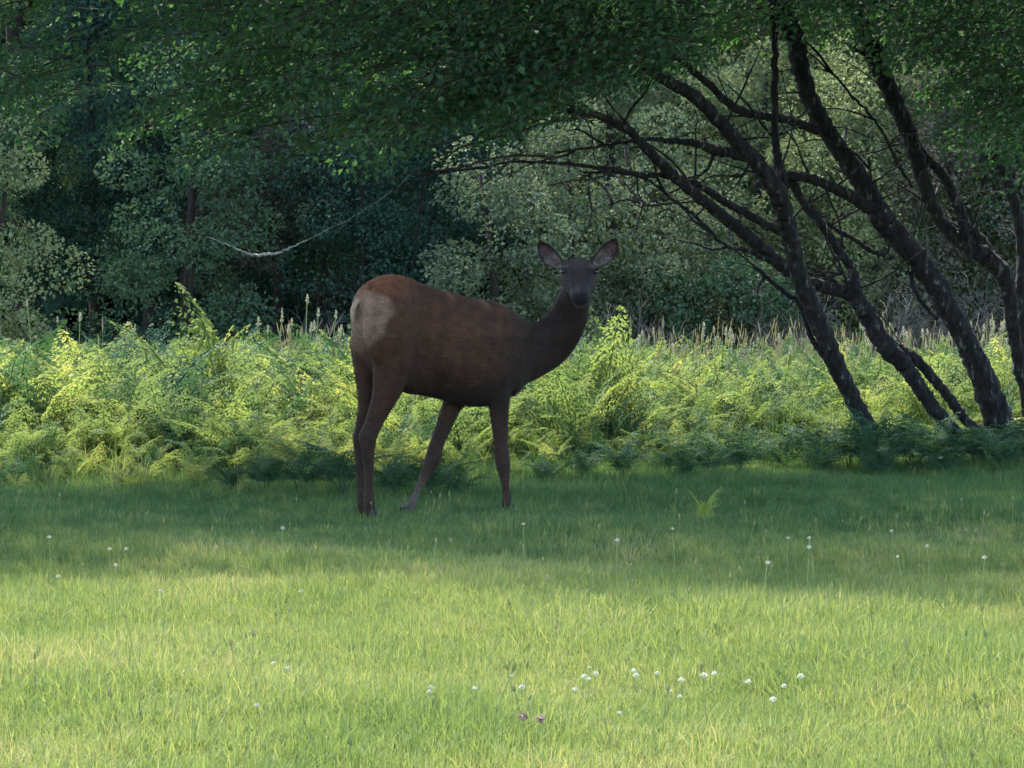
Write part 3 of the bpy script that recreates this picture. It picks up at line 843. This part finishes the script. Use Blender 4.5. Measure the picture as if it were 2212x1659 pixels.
# ---------------------------------------------------------------- the wood behind
def bg_tree(px, Y, wid, hgt, kind, label, zbase=.4, vis=52, leaf=.060, group=None, dens=1.0, nm='woodland_tree'):
    zbase = -.9 if hgt < 5.2 else zbase
    X = (px - CXP) / FPX * Y
    base = np.array([X, Y, 0.0])
    e = empty(nm, base)
    tag(e, label, 'tree', group)
    hr = (hgt - zbase) / 2
    lean = rng.normal(0, .04)
    Ct = spline([[0, 0, -.1], [lean * 2, .1, hgt * .4], [lean * 5, 0, hgt * .85]], 8)
    V, F = tube(Ct, np.linspace(.14, .03, 8) * wid / 3.2, 8, .05)
    link('trunk', np_mesh('trunk', V, F, smooth=True, m=M['twig']), e)
    A = wid * hgt
    nc = int(20 * A / 4 * dens)
    d = rdir(nc)
    d[:, 1] = np.where(rng.uniform(size=nc) < .75, -np.abs(d[:, 1]), d[:, 1])
    rad = rng.uniform(.45, 1.0, nc) ** .6
    z = zbase + hr + d[:, 2] * hr * rad
    flare = np.interp(z, [0, .35 * hgt, hgt], [1.15, 1.05, .55]) / np.sqrt(np.maximum(1 - np.clip(d[:, 2], -.9, .9) ** 2 * .75, .15))
    c = np.stack([d[:, 0] * wid / 2 * rad * np.minimum(flare, 1.5), d[:, 1] * wid * .42 * rad * np.minimum(flare, 1.4), z], 1)
    low = z < 6.2
    cr = rng.uniform(.22, .5, nc) * (1 + .4 * ~low)
    nl = np.where(low, 330, 45)
    rep = np.repeat(np.arange(nc), nl)
    m = len(rep)
    dd = rdir(m)
    rr = rng.uniform(.35, 1, m) ** .5
    pos = c[rep] + dd * (cr[rep] * rr)[:, None] * [1.15, 1, .75]
    k = pos[:, 2] > .05
    pos, dd, rep = pos[k], dd[k], rep[k]; m = len(pos)
    t = np.clip(rng.uniform(.15, .75, nc)[rep] + rng.normal(0, .15, m), 0, 1)
    ls = np.where(low[rep], leaf, leaf * 3.3) * rng.uniform(.6, 1.3, m)
    V, F, t = leaves(pos, nrm(dd + rng.normal(0, .6, (m, 3)) - [0, 0, .2]), nrm(dd + [0, 0, .7] + rng.normal(0, .6, (m, 3))), ls, ls * .62, t)
    link('crown', np_mesh('crown', V, F, {'tint': t}, m=M['leaf_' + kind]), e)
    return e
W = [
    (-35, 47.6, 1.75, 3.1, 'lime', 'pale yellow green bush at the far left edge of the wood'),
    (-260, 50, 4.0, 9, 'green', 'green tree just beyond the left edge of the photo'),
    (210, 52, 2.4, 6.0, 'dark', 'dark blue green tree behind the pale bush at left'),
    (400, 49, 2.0, 4.0, 'green', 'mid green bushy tree left of the hanging dead branch'),
    (600, 50.5, 2.2, 3.6, 'brown', 'brownish thin leaved bush behind the hanging dead branch'),
    (790, 49.5, 2.0, 4.4, 'dark', 'dark tree directly left of the deer rump, behind it'),
    (930, 50, 1.7, 5.0, 'dark', 'very dark tree behind the back of the deer'),
    (1090, 48.2, 1.7, 3.1, 'pale', 'pale grey green bush behind the deer neck'),
    (1240, 49, 1.9, 3.5, 'pale', 'grey green bush directly behind the deer head'),
    (1420, 48.8, 1.9, 3.3, 'pale', 'greyish green bush between the deer head and the leaning trunks'),
    (1570, 48.3, 1.6, 2.2, 'green', 'low deep green bush just left of the leaning trunks'),
    (1620, 50.5, 2.6, 4.6, 'olive', 'olive green tree behind the fork of the leftmost trunk'),
    (1800, 49, 2.0, 3.6, 'olive', 'olive bush seen between the second and the thickest trunk'),
    (1950, 50, 2.4, 5.0, 'olive', 'light olive tree behind the thickest trunk'),
    (2080, 49, 1.8, 3.9, 'brown', 'brownish bush between the trunks at right'),
    (2200, 49.5, 2.2, 4.4, 'green', 'green bush behind the right edge trunks'),
    (2450, 50, 3.4, 8, 'green', 'green tree just beyond the right edge of the photo'),
    (320, 51, 2.4, 4.6, 'dark', 'dark green tree filling the gap left of the mid green bush'),
    (690, 52, 2.6, 4.9, 'green', 'deep green tree behind the brownish bush'),
    (1330, 52, 2.8, 4.9, 'olive', 'soft olive tree behind the right ear of the deer'),
    (60, 55, 4.5, 12, 'green', 'tall green tree at the back, upper left corner'),
    (420, 56, 4.5, 13, 'green', 'tall green tree behind the mid green bushy tree'),
    (760, 56, 4.5, 12, 'dark', 'tall dark tree at the back, above the deer rump'),
    (1100, 56, 4.5, 13, 'green', 'tall green tree at the back, above the deer neck'),
    (1450, 56, 4.5, 12, 'olive', 'tall olive tree at the back, behind the long limbs'),
    (1780, 56.5, 4.5, 13, 'olive', 'tall olive tree at the back, seen between the trunk tops'),
    (2120, 56, 4.5, 12, 'olive', 'tall olive tree at the back, upper right corner'),
]
for a in W:
    bg_tree(*a)
# the deep wood beyond reads as one mass
n = 140000
pos = np.stack([rng.uniform(-20, 20, n), rng.uniform(61, 68, n), rng.uniform(0, 1, n) * 13], 1)
pos[:, 2] *= .85 + .15 * np.sin(pos[:, 0] * .9)
V, F, t = leaves(pos, rdir(n), rdir(n), rng.uniform(.35, .6, n), rng.uniform(.28, .45, n), rng.uniform(0, .6, n))
tag(link('deep_wood', np_mesh('deep_wood', V, F, {'tint': t}, m=M['leaf_dark'])), 'dark deep wood behind the first rows of trees', 'wood', kind='stuff')

# bare grey twiggy shrubs at the foot of the wood, right side
def bare_shrub(px, Y, H, label):
    X = (px - CXP) / FPX * Y
    parts = []
    def grow(p, d, L, r, lev):
        C = [p]
        for k in range(4):
            d = nrm(d + rng.normal(0, .16, 3) + [0, 0, .03])
            C.append(C[-1] + d * L / 4)
        parts.append((*tube(np.array(C), np.linspace(r, r * .55, 5), 4, cap=False), 0.))
        if lev:
            for k in range(3):
                j = rng.integers(1, 5)
                grow(C[j], nrm(d + rng.normal(0, .55, 3)), L * .6, r * .55, lev - 1)
    for k in range(12):
        a = rng.uniform(0, 6.28); t_ = rng.uniform(.1, .9)
        grow(np.array([.2 * math.cos(a), .2 * math.sin(a), 0]), nrm(np.array([math.cos(a) * t_, math.sin(a) * t_, 1.])), H * rng.uniform(.6, 1), .012, 3)
    V, F, t = join(parts)
    o = link('bare_shrub', np_mesh('bare_shrub', V, F, m=M['grey_twig']))
    o.location = (X, Y, 0)
    tag(o, label, 'shrub')
for a in [(1880, 46.6, .95, 'grey leafless shrub behind the second leaning trunk'), (1690, 46.8, .8, 'low grey twiggy shrub left of the leaning trunks'),
          (2130, 46.4, .9, 'grey leafless shrub between the rightmost trunks'), (1350, 46.8, .8, 'grey twigs at the foot of the wood right of the deer'),
          (1990, 46.9, .9, 'grey leafless shrub right behind the thickest trunk'), (620, 47.0, .7, 'dark twiggy shrub at the foot of the wood left of the deer')]:
    bare_shrub(*a)

# ---------------------------------------------------------------- the deer (a young elk cow)
YAW = R(31)
FW = np.array([math.cos(YAW), math.sin(YAW), 0]); RT = np.array([math.sin(YAW), -math.cos(YAW), 0]); UPV = np.array([0, 0, 1.])
def c2d(cx, cy): return 713.2 + .39682 * cx, 493.7 + .39682 * cy
Y_0 = 24.98
X_0 = (c2d(560, 0)[0] - CXP) / FPX * Y_0
ORG = np.array([X_0, Y_0, 0.0])
def E(cx, cy, lat=0.0):
    """point of the deer: photo position and sideways offset from its midline (+ = its right flank, towards us)"""
    dx, dy = c2d(cx, cy)
    Y = Y_0
    for _ in range(6):
        X = (dx - CXP) / FPX * Y
        s = (X - X_0 - lat * math.sin(YAW)) / math.cos(YAW)
        Y = Y_0 + s * math.sin(YAW) - lat * math.cos(YAW)
    return P(dx, dy, Y) - ORG
def loft(C, A, B, a, b, ns=20, k=2.0, sub=5):
    """C centres, A/B the two half-axis directions, a/b their lengths"""
    n = len(C)
    m = (n - 1) * sub + 1
    C = spline(C, m)
    u = np.linspace(0, n - 1, m)
    a = np.maximum(spline(np.asarray(a, float)[:, None], m)[:, 0], .003); b = np.maximum(spline(np.asarray(b, float)[:, None], m)[:, 0], .003)
    A = nrm(spline(A, m)); B = nrm(spline(B, m))
    th = np.linspace(0, 2 * np.pi, ns, endpoint=False)
    c, s = np.cos(th), np.sin(th)
    c = np.sign(c) * np.abs(c) ** (2 / k); s = np.sign(s) * np.abs(s) ** (2 / k)
    V = C[:, None] + a[:, None, None] * c[None, :, None] * A[:, None] + b[:, None, None] * s[None, :, None] * B[:, None]
    V = V.reshape(-1, 3)
    i = np.arange(m - 1)[:, None] * ns; j = np.arange(ns)[None, :]
    F = np.stack([i + j, i + (j + 1) % ns, i + ns + (j + 1) % ns, i + ns + j], -1).reshape(-1, 4)
    nV = len(V); V = np.vstack([V, C[0], C[-1]])
    jj = np.arange(ns); o = (m - 1) * ns
    return V, [F, np.concatenate([np.stack([(jj + 1) % ns, jj, np.full(ns, nV)], 1), np.stack([o + jj, o + (jj + 1) % ns, np.full(ns, nV + 1)], 1)])]
def ball(c, r3, axes=None):
    th = np.linspace(0.02, math.pi - .02, 13); ph = np.linspace(0, 2 * np.pi, 18, endpoint=False)
    D = np.stack([np.sin(th)[:, None] * np.cos(ph), np.sin(th)[:, None] * np.sin(ph), np.cos(th)[:, None] * np.ones(18)], -1).reshape(-1, 3)
    ax = np.eye(3) if axes is None else np.array(axes)
    V = c + (D * r3) @ ax
    i = np.arange(12)[:, None] * 18; j = np.arange(18)[None, :]
    F = np.stack([i + j, i + 18 + j, i + 18 + (j + 1) % 18, i + (j + 1) % 18], -1).reshape(-1, 4)
    jj = np.arange(18); n = len(V); V = np.vstack([V, c + (np.array([0, 0, 1.]) * r3) @ ax, c - (np.array([0, 0, 1.]) * r3) @ ax])
    return V, [F, np.concatenate([np.stack([jj, (jj + 1) % 18, np.full(18, n)], 1), np.stack([216 + (jj + 1) % 18, 216 + jj, np.full(18, n + 1)], 1)])]
bp = []
PXM = 1 / 907.
# trunk of the body: (cx, top, bottom, half width)
TS = [(150,395,560,.075),(172,335,660,.135),(225,285,760,.178),(310,252,840,.200),(410,262,893,.160),(500,300,908,.145),(600,333,930,.215),(720,364,962,.245),(820,380,972,.228),(890,392,955,.205),(950,425,925,.180),(1010,462,885,.152),(1060,492,845,.125)]
C = []; a = []; b = []
for cx, t_, bo, hw in TS:
    p = E(cx, (t_ + bo) / 2); C.append(p); a.append((bo - t_) / 2 * PXM); b.append(hw)
n = len(C)
bp.append(loft(np.array(C), np.tile(UPV, (n, 1)), np.tile(RT, (n, 1)), a, b, 28, 2.15))
# neck
NS = [((900,650),(-.18,-.98),.25,.150),((1000,665),(-.30,-.95),.215,.135),((1110,650),(-.42,-.90),.178,.115),((1205,610),(-.60,-.80),.150,.100),((1272,530),(-.80,-.58),.128,.090),((1308,455),(-.95,-.30),.114,.086),((1324,375),(-1,-.06),.102,.084),((1338,310),(-1,.05),.080,.078)]
yy = [0, 0, 0, -.01, -.03, -.06, -.09, -.11]
C = []; A = []; B = []; a = []; b = []
for ((cx, cy), (ux, uy), ha, hb), dy in zip(NS, yy):
    p = E(min(cx, 1180), cy); q = E(cx, cy)
    yk = E(1150, cy)[1] if cx > 1150 else q[1]
    dx, dyy = c2d(cx, cy)
    Yw = yk + dy + Y_0
    C.append(P(dx, dyy, Yw) - ORG)
    ad = nrm(np.array([ux * math.cos(YAW), ux * math.sin(YAW) * (1 if cx < 1250 else .2), -uy]))
    A.append(ad); B.append(nrm(RT - ad * np.dot(RT, ad))); a.append(ha); b.append(hb)
bp.append(loft(np.array(C), np.array(A), np.array(B), a, b, 24, 2.0))
NECKTOP = C[-1]
# legs: (cx, cy, fore-aft half, sideways half)
def leg(pts, lat0, lat1):
    n = len(pts)
    C = []
    for i_, (cx, cy, fa, sw) in enumerate(pts):
        C.append(E(cx, cy, lat0 + (lat1 - lat0) * min(1, i_ / (n * .5))))
    C[-1][2] = 0.03
    return loft(np.array(C), np.tile(FW, (n, 1)), np.tile(RT, (n, 1)), [p[2] for p in pts], [p[3] for p in pts], 18, 2.0), np.array(C)
NH, NHc = leg([(290,470,.14,.08),(335,590,.152,.108),(350,700,.146,.106),(335,800,.120,.088),(308,900,.094,.064),(272,985,.076,.050),(238,1060,.064,.042),(206,1130,.064,.040),(205,1200,.046,.034),(210,1300,.032,.028),(212,1400,.027,.025),(214,1495,.036,.032),(222,1550,.030,.028),(226,1575,.032,.032)], .115, .10)
FH, FHc = leg([(230,520,.13,.08),(215,620,.125,.09),(205,700,.095,.085),(200,800,.072,.070),(204,900,.060,.056),(196,985,.052,.045),(182,1060,.050,.040),(165,1130,.050,.036),(163,1200,.040,.032),(166,1300,.031,.027),(168,1400,.027,.025),(172,1490,.031,.028),(182,1550,.028,.027),(188,1580,.030,.030)], -.115, -.09)
NF, NFc = leg([(900,620,.10,.06),(905,720,.120,.072),(912,820,.105,.075),(915,900,.078,.066),(920,980,.062,.054),(924,1080,.053,.046),(930,1180,.046,.040),(940,1275,.049,.041),(950,1350,.033,.031),(958,1430,.024,.023),(964,1505,.034,.031),(973,1540,.029,.028),(984,1565,.033,.032)], .115, .09)
FF, FFc = leg([(800,700,.10,.06),(745,820,.105,.07),(700,900,.085,.062),(660,980,.068,.052),(618,1080,.056,.045),(578,1180,.050,.040),(549,1285,.053,.041),(508,1365,.032,.031),(468,1445,.025,.023),(432,1520,.034,.031),(416,1556,.029,.028),(408,1580,.033,.032)], -.12, -.08)
bp += [NH, FH, NF, FF]
# flank and shoulder masses, hip bones, belly
bp.append(ball(E(320, 520, .135), (.17, .105, .27), [FW, RT, UPV]))
bp.append(ball(E(250, 480, -.11), (.17, .08, .20), [FW, RT, UPV]))
bp.append(ball(E(905, 660, .125), (.13, .095, .25), [FW, RT, UPV]))
bp.append(ball(E(965, 800, .03), (.11, .12, .13), [FW, RT, UPV]))
bp.append(ball(E(720, 700, .09), (.24, .15, .20), [FW, RT, UPV]))
# head, facing us
def h2d(cx, cy): return 1124.6 + .1488 * cx, 493.7 + .1488 * cy
YH = NECKTOP[1] + Y_0 + .015
def HP(cx, cy, back): return P(*h2d(cx, cy), YH - .0 + back) - ORG
poll = HP(836, 590, 0.0); nose = HP(872, 1035, -.335)
hd = nrm(nose - poll); hl = float(np.linalg.norm(nose - poll))
hs = nrm(np.array([1, .10, .02]) - hd * np.dot([1, .10, .02], hd)); hu = np.cross(hs, hd); hu = hu if hu[2] > 0 else -hu
HSt = [(-.12,.060,.050,0),(-.03,.098,.074,0),(.10,.116,.086,0),(.24,.122,.092,0),(.36,.113,.092,-.002),(.48,.092,.084,-.006),(.62,.068,.074,-.010),(.76,.057,.060,-.008),(.88,.058,.052,-.006),(.98,.052,.044,-.006),(1.05,.032,.026,-.004)]
C = np.array([poll + hd * hl * t_ + hu * o_ for t_, w_, h_, o_ in HSt]); n = len(C)
bp.append(loft(C, np.tile(hs, (n, 1)), np.tile(hu, (n, 1)), [s_[1] for s_ in HSt], [s_[2] for s_ in HSt], 24, 2.1))
# jaw, cheeks, brows
jw = np.array([poll + hd * hl * t_ - hu * o_ for t_, o_ in ((.15, .06), (.40, .065), (.68, .055), (.98, .048))])
bp.append(loft(jw, np.tile(hs, (4, 1)), np.tile(hu, (4, 1)), [.068, .060, .038, .030], [.055, .048, .032, .020], 16, 2))
EYEL = poll + hd * hl * .36 - hs * .090 + hu * .050; EYER = poll + hd * hl * .36 + hs * .090 + hu * .050
for ec, sg in ((EYEL, -1), (EYER, 1)):
    bp.append(ball(ec - hu * .002 - hs * sg * .012 - hd * .02, (.030, .040, .028), [hs, hd, hu]))
V, F, _ = join([(v, f, 0.) for v, f in bp])
tmp = bpy.data.objects.new('tmp', np_mesh('tmp', V, F)); COL.objects.link(tmp)
rm = tmp.modifiers.new('r', 'REMESH'); rm.mode = 'VOXEL'; rm.voxel_size = .0095
smo = tmp.modifiers.new('s', 'SMOOTH'); smo.factor = .5; smo.iterations = 6
dg = bpy.context.evaluated_depsgraph_get()
bme = bpy.data.meshes.new_from_object(tmp.evaluated_get(dg))
bpy.data.objects.remove(tmp)
bme.name = 'deer_body'
nv = len(bme.vertices)
co = np.empty(nv * 3, np.float32); bme.vertices.foreach_get('co', co); co = co.reshape(-1, 3).astype(float)
nrmv = np.empty(nv * 3, np.float32); bme.vertices.foreach_get('normal', nrmv); nrmv = nrmv.reshape(-1, 3).astype(float)
# coat colour, with a rim light on the rump painted in: fixed to the body (s along it, l sideways, z up)
s_ = co @ FW; l_ = co @ RT; z_ = co[:, 2]
def sm(x, a, b):
    t_ = np.clip((x - a) / (b - a), 0, 1); return t_ * t_ * (3 - 2 * t_)
pc = np.array([0, 0, 0.])
cxv = 560 + (co[:, 0]) / PXM * 1.0
Yw = co[:, 1] + Y_0
dxp = (co[:, 0] + X_0) / Yw * FPX + CXP; dyp = HOR + (CAMZ - co[:, 2]) * FPX / Yw
cxv = (dxp - 713.2) / .39682; cyv = (dyp - 493.7) / .39682
nz = np.sin(co[:, 0] * 9 + 1) * np.sin(co[:, 1] * 7) * np.sin(co[:, 2] * 8 + 2)
def mixc(c, d, k): return c * (1 - k[:, None]) + np.array(d) * k[:, None]
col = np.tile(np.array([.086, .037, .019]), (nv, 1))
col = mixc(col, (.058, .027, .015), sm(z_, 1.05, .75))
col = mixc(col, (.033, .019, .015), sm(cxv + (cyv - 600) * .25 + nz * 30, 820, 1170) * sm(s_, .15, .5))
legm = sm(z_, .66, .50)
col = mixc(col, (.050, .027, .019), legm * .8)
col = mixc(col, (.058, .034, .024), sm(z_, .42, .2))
col = mixc(col, (.19, .065, .024), sm(cyv, 420, 290) * sm(cxv, 560, 330) * .85)  # reddish rim light along the upper rump, put into the coat colour
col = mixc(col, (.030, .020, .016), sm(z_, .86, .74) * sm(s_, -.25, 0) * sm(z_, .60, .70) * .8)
# rump patch: edge runs from the top of the haunch down to between the thighs
edge = np.interp(cyv, [330, 370, 400, 470, 550, 650, 700], [190, 300, 325, 315, 275, 215, 200])
patchm = sm(cxv + nz * 22 + 9 * np.sin(cyv * .05 + 1), edge + 52, edge - 30) * sm(cyv, 300, 400) * sm(cyv, 730, 560) * (s_ < -.2)
col = mixc(col, (.235, .145, .10), patchm * .72)
# head: dark face, paler jaw and chin
hp_ = (co - poll); ht = hp_ @ hd / hl; hv = hp_ @ hu; hl_ = hp_ @ hs
inh = (ht > -.1) & (np.abs(hl_) < .16) & (hv > -.16) & (z_ > 1.05)
inh = inh.astype(float)
col = mixc(col, (.050, .034, .031), inh * sm(ht, -.1, .1))
col = mixc(col, (.024, .020, .024), inh * sm(ht, .30, .7))
col = mixc(col, (.12, .095, .085), inh * sm(ht, .72, .84) * sm(hv, -.026, -.038))
col = mixc(col, (.012, .011, .012), inh * sm(ht, .90, .96) * sm(hv, -.022, -.012))
col = mixc(col, (.13, .095, .08), inh * sm(np.abs(np.abs(hp_ @ hs) - .088), .045, .015) * sm(np.abs(ht - .25), .06, .02) * sm(hv, 0.02, .05) * .9)
# paler lower shins
col = mixc(col, (.20, .16, .12), sm(np.linalg.norm(co - FFc[-3], axis=1), .24, .08) * .7)
cl = np.sin(co[:, 0] * 31 + 3 * np.sin(co[:, 2] * 13)) * np.sin(co[:, 2] * 23 + 2 * np.sin(co[:, 0] * 17)) + .6 * np.sin(co[:, 0] * 67 + co[:, 2] * 41) * np.sin(co[:, 2] * 59 - co[:, 1] * 37)
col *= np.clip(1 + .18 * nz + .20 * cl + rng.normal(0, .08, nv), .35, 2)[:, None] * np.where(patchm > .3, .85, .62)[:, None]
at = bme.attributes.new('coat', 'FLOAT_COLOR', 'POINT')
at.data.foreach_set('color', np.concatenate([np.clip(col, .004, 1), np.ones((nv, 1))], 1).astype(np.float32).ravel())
bme.polygons.foreach_set('use_smooth', np.ones(len(bme.polygons), bool))

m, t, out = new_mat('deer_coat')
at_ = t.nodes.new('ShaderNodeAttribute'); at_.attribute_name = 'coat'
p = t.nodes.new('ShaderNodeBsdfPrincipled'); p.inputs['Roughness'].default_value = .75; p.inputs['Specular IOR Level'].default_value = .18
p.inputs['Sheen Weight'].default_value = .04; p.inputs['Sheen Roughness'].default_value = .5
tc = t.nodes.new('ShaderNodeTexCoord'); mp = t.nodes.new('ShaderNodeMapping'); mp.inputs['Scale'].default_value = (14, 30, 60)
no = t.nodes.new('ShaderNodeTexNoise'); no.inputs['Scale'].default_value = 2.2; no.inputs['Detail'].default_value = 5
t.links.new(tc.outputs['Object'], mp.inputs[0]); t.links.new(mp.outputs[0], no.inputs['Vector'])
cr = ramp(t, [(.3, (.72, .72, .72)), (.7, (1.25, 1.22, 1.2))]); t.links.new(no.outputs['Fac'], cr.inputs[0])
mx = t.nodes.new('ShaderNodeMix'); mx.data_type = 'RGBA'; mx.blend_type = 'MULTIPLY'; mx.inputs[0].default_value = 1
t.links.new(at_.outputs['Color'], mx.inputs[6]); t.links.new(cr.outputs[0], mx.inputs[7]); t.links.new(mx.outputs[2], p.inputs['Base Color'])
bu = t.nodes.new('ShaderNodeBump'); bu.inputs['Strength'].default_value = .35; bu.inputs['Distance'].default_value = .008
t.links.new(no.outputs['Fac'], bu.inputs['Height']); t.links.new(bu.outputs[0], p.inputs['Normal'])
t.links.new(p.outputs[0], out.inputs[0])
M['coat'] = m
bme.materials.clear(); bme.materials.append(m)
deer = empty('deer', ORG)
tag(deer, 'dark brown young elk with pale rump standing in the shade, facing the camera', 'deer')
link('body', bme, deer)

# short fur lying back along the body
bme.calc_loop_triangles()
tri = np.empty(len(bme.loop_triangles) * 3, np.int32); bme.loop_triangles.foreach_get('vertices', tri); tri = tri.reshape(-1, 3)
ar = np.linalg.norm(np.cross(co[tri[:, 1]] - co[tri[:, 0]], co[tri[:, 2]] - co[tri[:, 0]]), axis=1)
nf = 90000
ti = rng.choice(len(tri), nf, p=ar / ar.sum())
bc = rng.dirichlet([1, 1, 1], nf)
pos = (co[tri[ti]] * bc[:, :, None]).sum(1); nn = nrm((nrmv[tri[ti]] * bc[:, :, None]).sum(1)); cc = (col[tri[ti]] * bc[:, :, None]).sum(1)
flow = -FW * .8 - UPV * .55
hf = ((pos - poll) @ hd > -.02) & (pos[:, 2] > 1.1)
flow = np.where(hf[:, None], -hd, flow) + rng.normal(0, .30, (nf, 3)) + .35 * np.stack([np.sin(pos[:, 2] * 29), 0 * pos[:, 0], np.sin(pos[:, 0] * 23)], 1)
flow = flow - nn * (flow * nn).sum(1, keepdims=True)
ax = nrm(nrm(flow) + nn * .33)
Lf = rng.uniform(.012, .028, nf) * np.where(hf, .45, 1.0) * np.where(pos[:, 2] < .6, .55, 1.0)
sdv = np.cross(ax, nn) * .0013
V = np.stack([pos - sdv - nn * .002, pos + sdv - nn * .002, pos + ax * Lf[:, None]], 1).reshape(-1, 3)
cc = cc * rng.uniform(.5, 1.65, (nf, 1))
F = np.arange(3 * nf).reshape(-1, 3)
tag(link('fur', np_mesh('fur', V, F, {'coat': np.clip(np.repeat(cc, 3, 0), .003, 1)}, smooth=True, m=m), deer), kind='stuff')

# ears: cupped leaves of skin, open to the front
def ear(base, tip, sgn):
    L = np.linalg.norm(tip - base); ax = (tip - base) / L
    wd = nrm(np.cross(ax, np.array([0, -1, 0]))) ; fr = nrm(np.cross(wd, ax)); fr = fr if fr[1] < 0 else -fr
    us = np.linspace(0, 1, 15)
    prof = np.interp(us, [0, .12, .3, .5, .7, .85, .95, 1], [.40, .66, .93, 1, .86, .56, .26, .03]) * .054
    vs = np.linspace(-1, 1, 11)
    I, O = [], []
    for u, w_ in zip(us, prof):
        for v in vs:
            cup = (1 - v * v) * w_ * .85
            skew = .012 * math.sin(u * math.pi) * sgn
            c = base + ax * (L * u) + wd * (w_ * v + skew) - fr * cup
            I.append(c); O.append(c - fr * .007 - fr * .006 * (1 - u))
    V = np.array(I + O); n = len(I); m_ = 11
    q = (np.arange(14)[:, None] * m_ + np.arange(10)[None, :]).ravel()
    F1 = np.stack([q, q + 1, q + 1 + m_, q + m_], 1)
    F2 = F1[:, ::-1] + n
    rim = [k for k in range(10)]
    loop = list(range(0, m_)) + [m_ * k + m_ - 1 for k in range(1, 15)] + [m_ * 14 + k for k in range(m_ - 2, -1, -1)] + [m_ * k for k in range(13, 0, -1)]
    F3 = np.array([[loop[k], loop[(k + 1) % len(loop)], loop[(k + 1) % len(loop)] + n, loop[k] + n] for k in range(len(loop))])
    cI = []
    for u in us:
        for v in vs:
            r_ = max(abs(v), 0) ** 2
            c = np.array([.085, .045, .046]) * (1 - r_) + np.array([.006, .005, .006]) * r_
            if u < .45: c = c * .5 + np.array([.34, .28, .25]) * .5 * (1 - r_) + .5 * c * r_
            if u > .85: c = c * .4
            cI.append(c)
    cO = [np.array([.016, .012, .012])] * n
    return link('ear', np_mesh('ear', V, [np.concatenate([F1, F2, F3])], {'coat': np.array(cI + cO)}, smooth=True, m=M['coat']), deer), fr, ax, wd, L
for bs, tp, sg in ((HP(585, 560, .0), HP(262, 182, -.01), -1), (HP(1075, 530, .0), HP(1398, 142, -.01), 1)):
    o, fr, ax_, wd, L = ear(bs, tp, sg)
    # pale tufts inside the ear
    n = 260
    u = rng.uniform(.05, .55, n); v = rng.uniform(-.75, .75, n)
    w_ = np.interp(u, [0, .3, .5, 1], [.4, .93, 1, .1]) * .054
    pos = bs + ax_ * (L * u)[:, None] + wd * (w_ * v)[:, None] - fr * ((1 - v * v) * w_ * .85)[:, None]
    dd = ax_ + fr * .5 - wd * (np.sign(v) * .5)[:, None] + rng.normal(0, .25, (n, 3))
    V, F, t_ = leaves(pos, dd, rdir(n), rng.uniform(.015, .035, n), .0022, np.ones(n))
    cc = np.repeat(np.array([.20, .155, .14]) * rng.uniform(.5, 1.3, (n, 1)), 4, 0)
    tag(link('ear_fur', np_mesh('ear_fur', V, F, {'coat': cc}, m=M['coat']), o), kind='stuff')

# eyes, nose, hooves, tail
me_, te, oe = new_mat('dark_eye')
pe = te.nodes.new('ShaderNodeBsdfPrincipled'); pe.inputs['Base Color'].default_value = (.008, .006, .006, 1); pe.inputs['Roughness'].default_value = .12
te.links.new(pe.outputs[0], oe.inputs[0])
for ec, sg in ((EYEL, -1), (EYER, 1)):
    V, F = ball(ec + hs * sg * .010 + hu * .014, (.017, .024, .015), [hs, hd, hu])
    link('eye', np_mesh('eye', V, F, smooth=True, m=me_), deer)
mn, tn, on = new_mat('wet_nose')
pn = tn.nodes.new('ShaderNodeBsdfPrincipled'); pn.inputs['Base Color'].default_value = (.012, .011, .012, 1); pn.inputs['Roughness'].default_value = .35
tn.links.new(pn.outputs[0], on.inputs[0])
nc = poll + hd * hl * .985 + hu * .008
n1 = ball(nc, (.034, .020, .024), [hs, hd, hu])
link('nose', np_mesh('nose', *n1, smooth=True, m=mn), deer)
for cen in (NHc, FHc, NFc, FFc):
    b = cen[-1].copy()
    parts = []
    for sg in (-1, 1):           # cloven: two toes
        q = np.array([b + RT * sg * .016 + UPV * .045 - FW * .004, b + RT * sg * .017 + UPV * .0 + FW * .012, b + RT * sg * .018 - UPV * .035 + FW * .024])
        parts.append((*loft(q, np.tile(FW, (3, 1)), np.tile(RT, (3, 1)), [.026, .034, .042], [.016, .019, .020], 12, 2.4), 0.))
    V, F, _ = join(parts)
    link('hoof', np_mesh('hoof', V, F, smooth=True, m=M['hoof']), deer)
tb = E(140, 400, 0)
tl = np.array([tb + FW * .03 + UPV * .02, tb - FW * .012 - UPV * .03, tb - FW * .02 - UPV * .09, tb - FW * .008 - UPV * .13])
V, F = loft(tl, np.tile(RT, (4, 1)), np.tile(FW, (4, 1)), [.026, .024, .018, .006], [.018, .016, .013, .005], 12)
link('tail', np_mesh('tail', V, F, {'coat': np.tile([.30, .20, .14], (len(V), 1))}, smooth=True, m=M['coat']), deer)
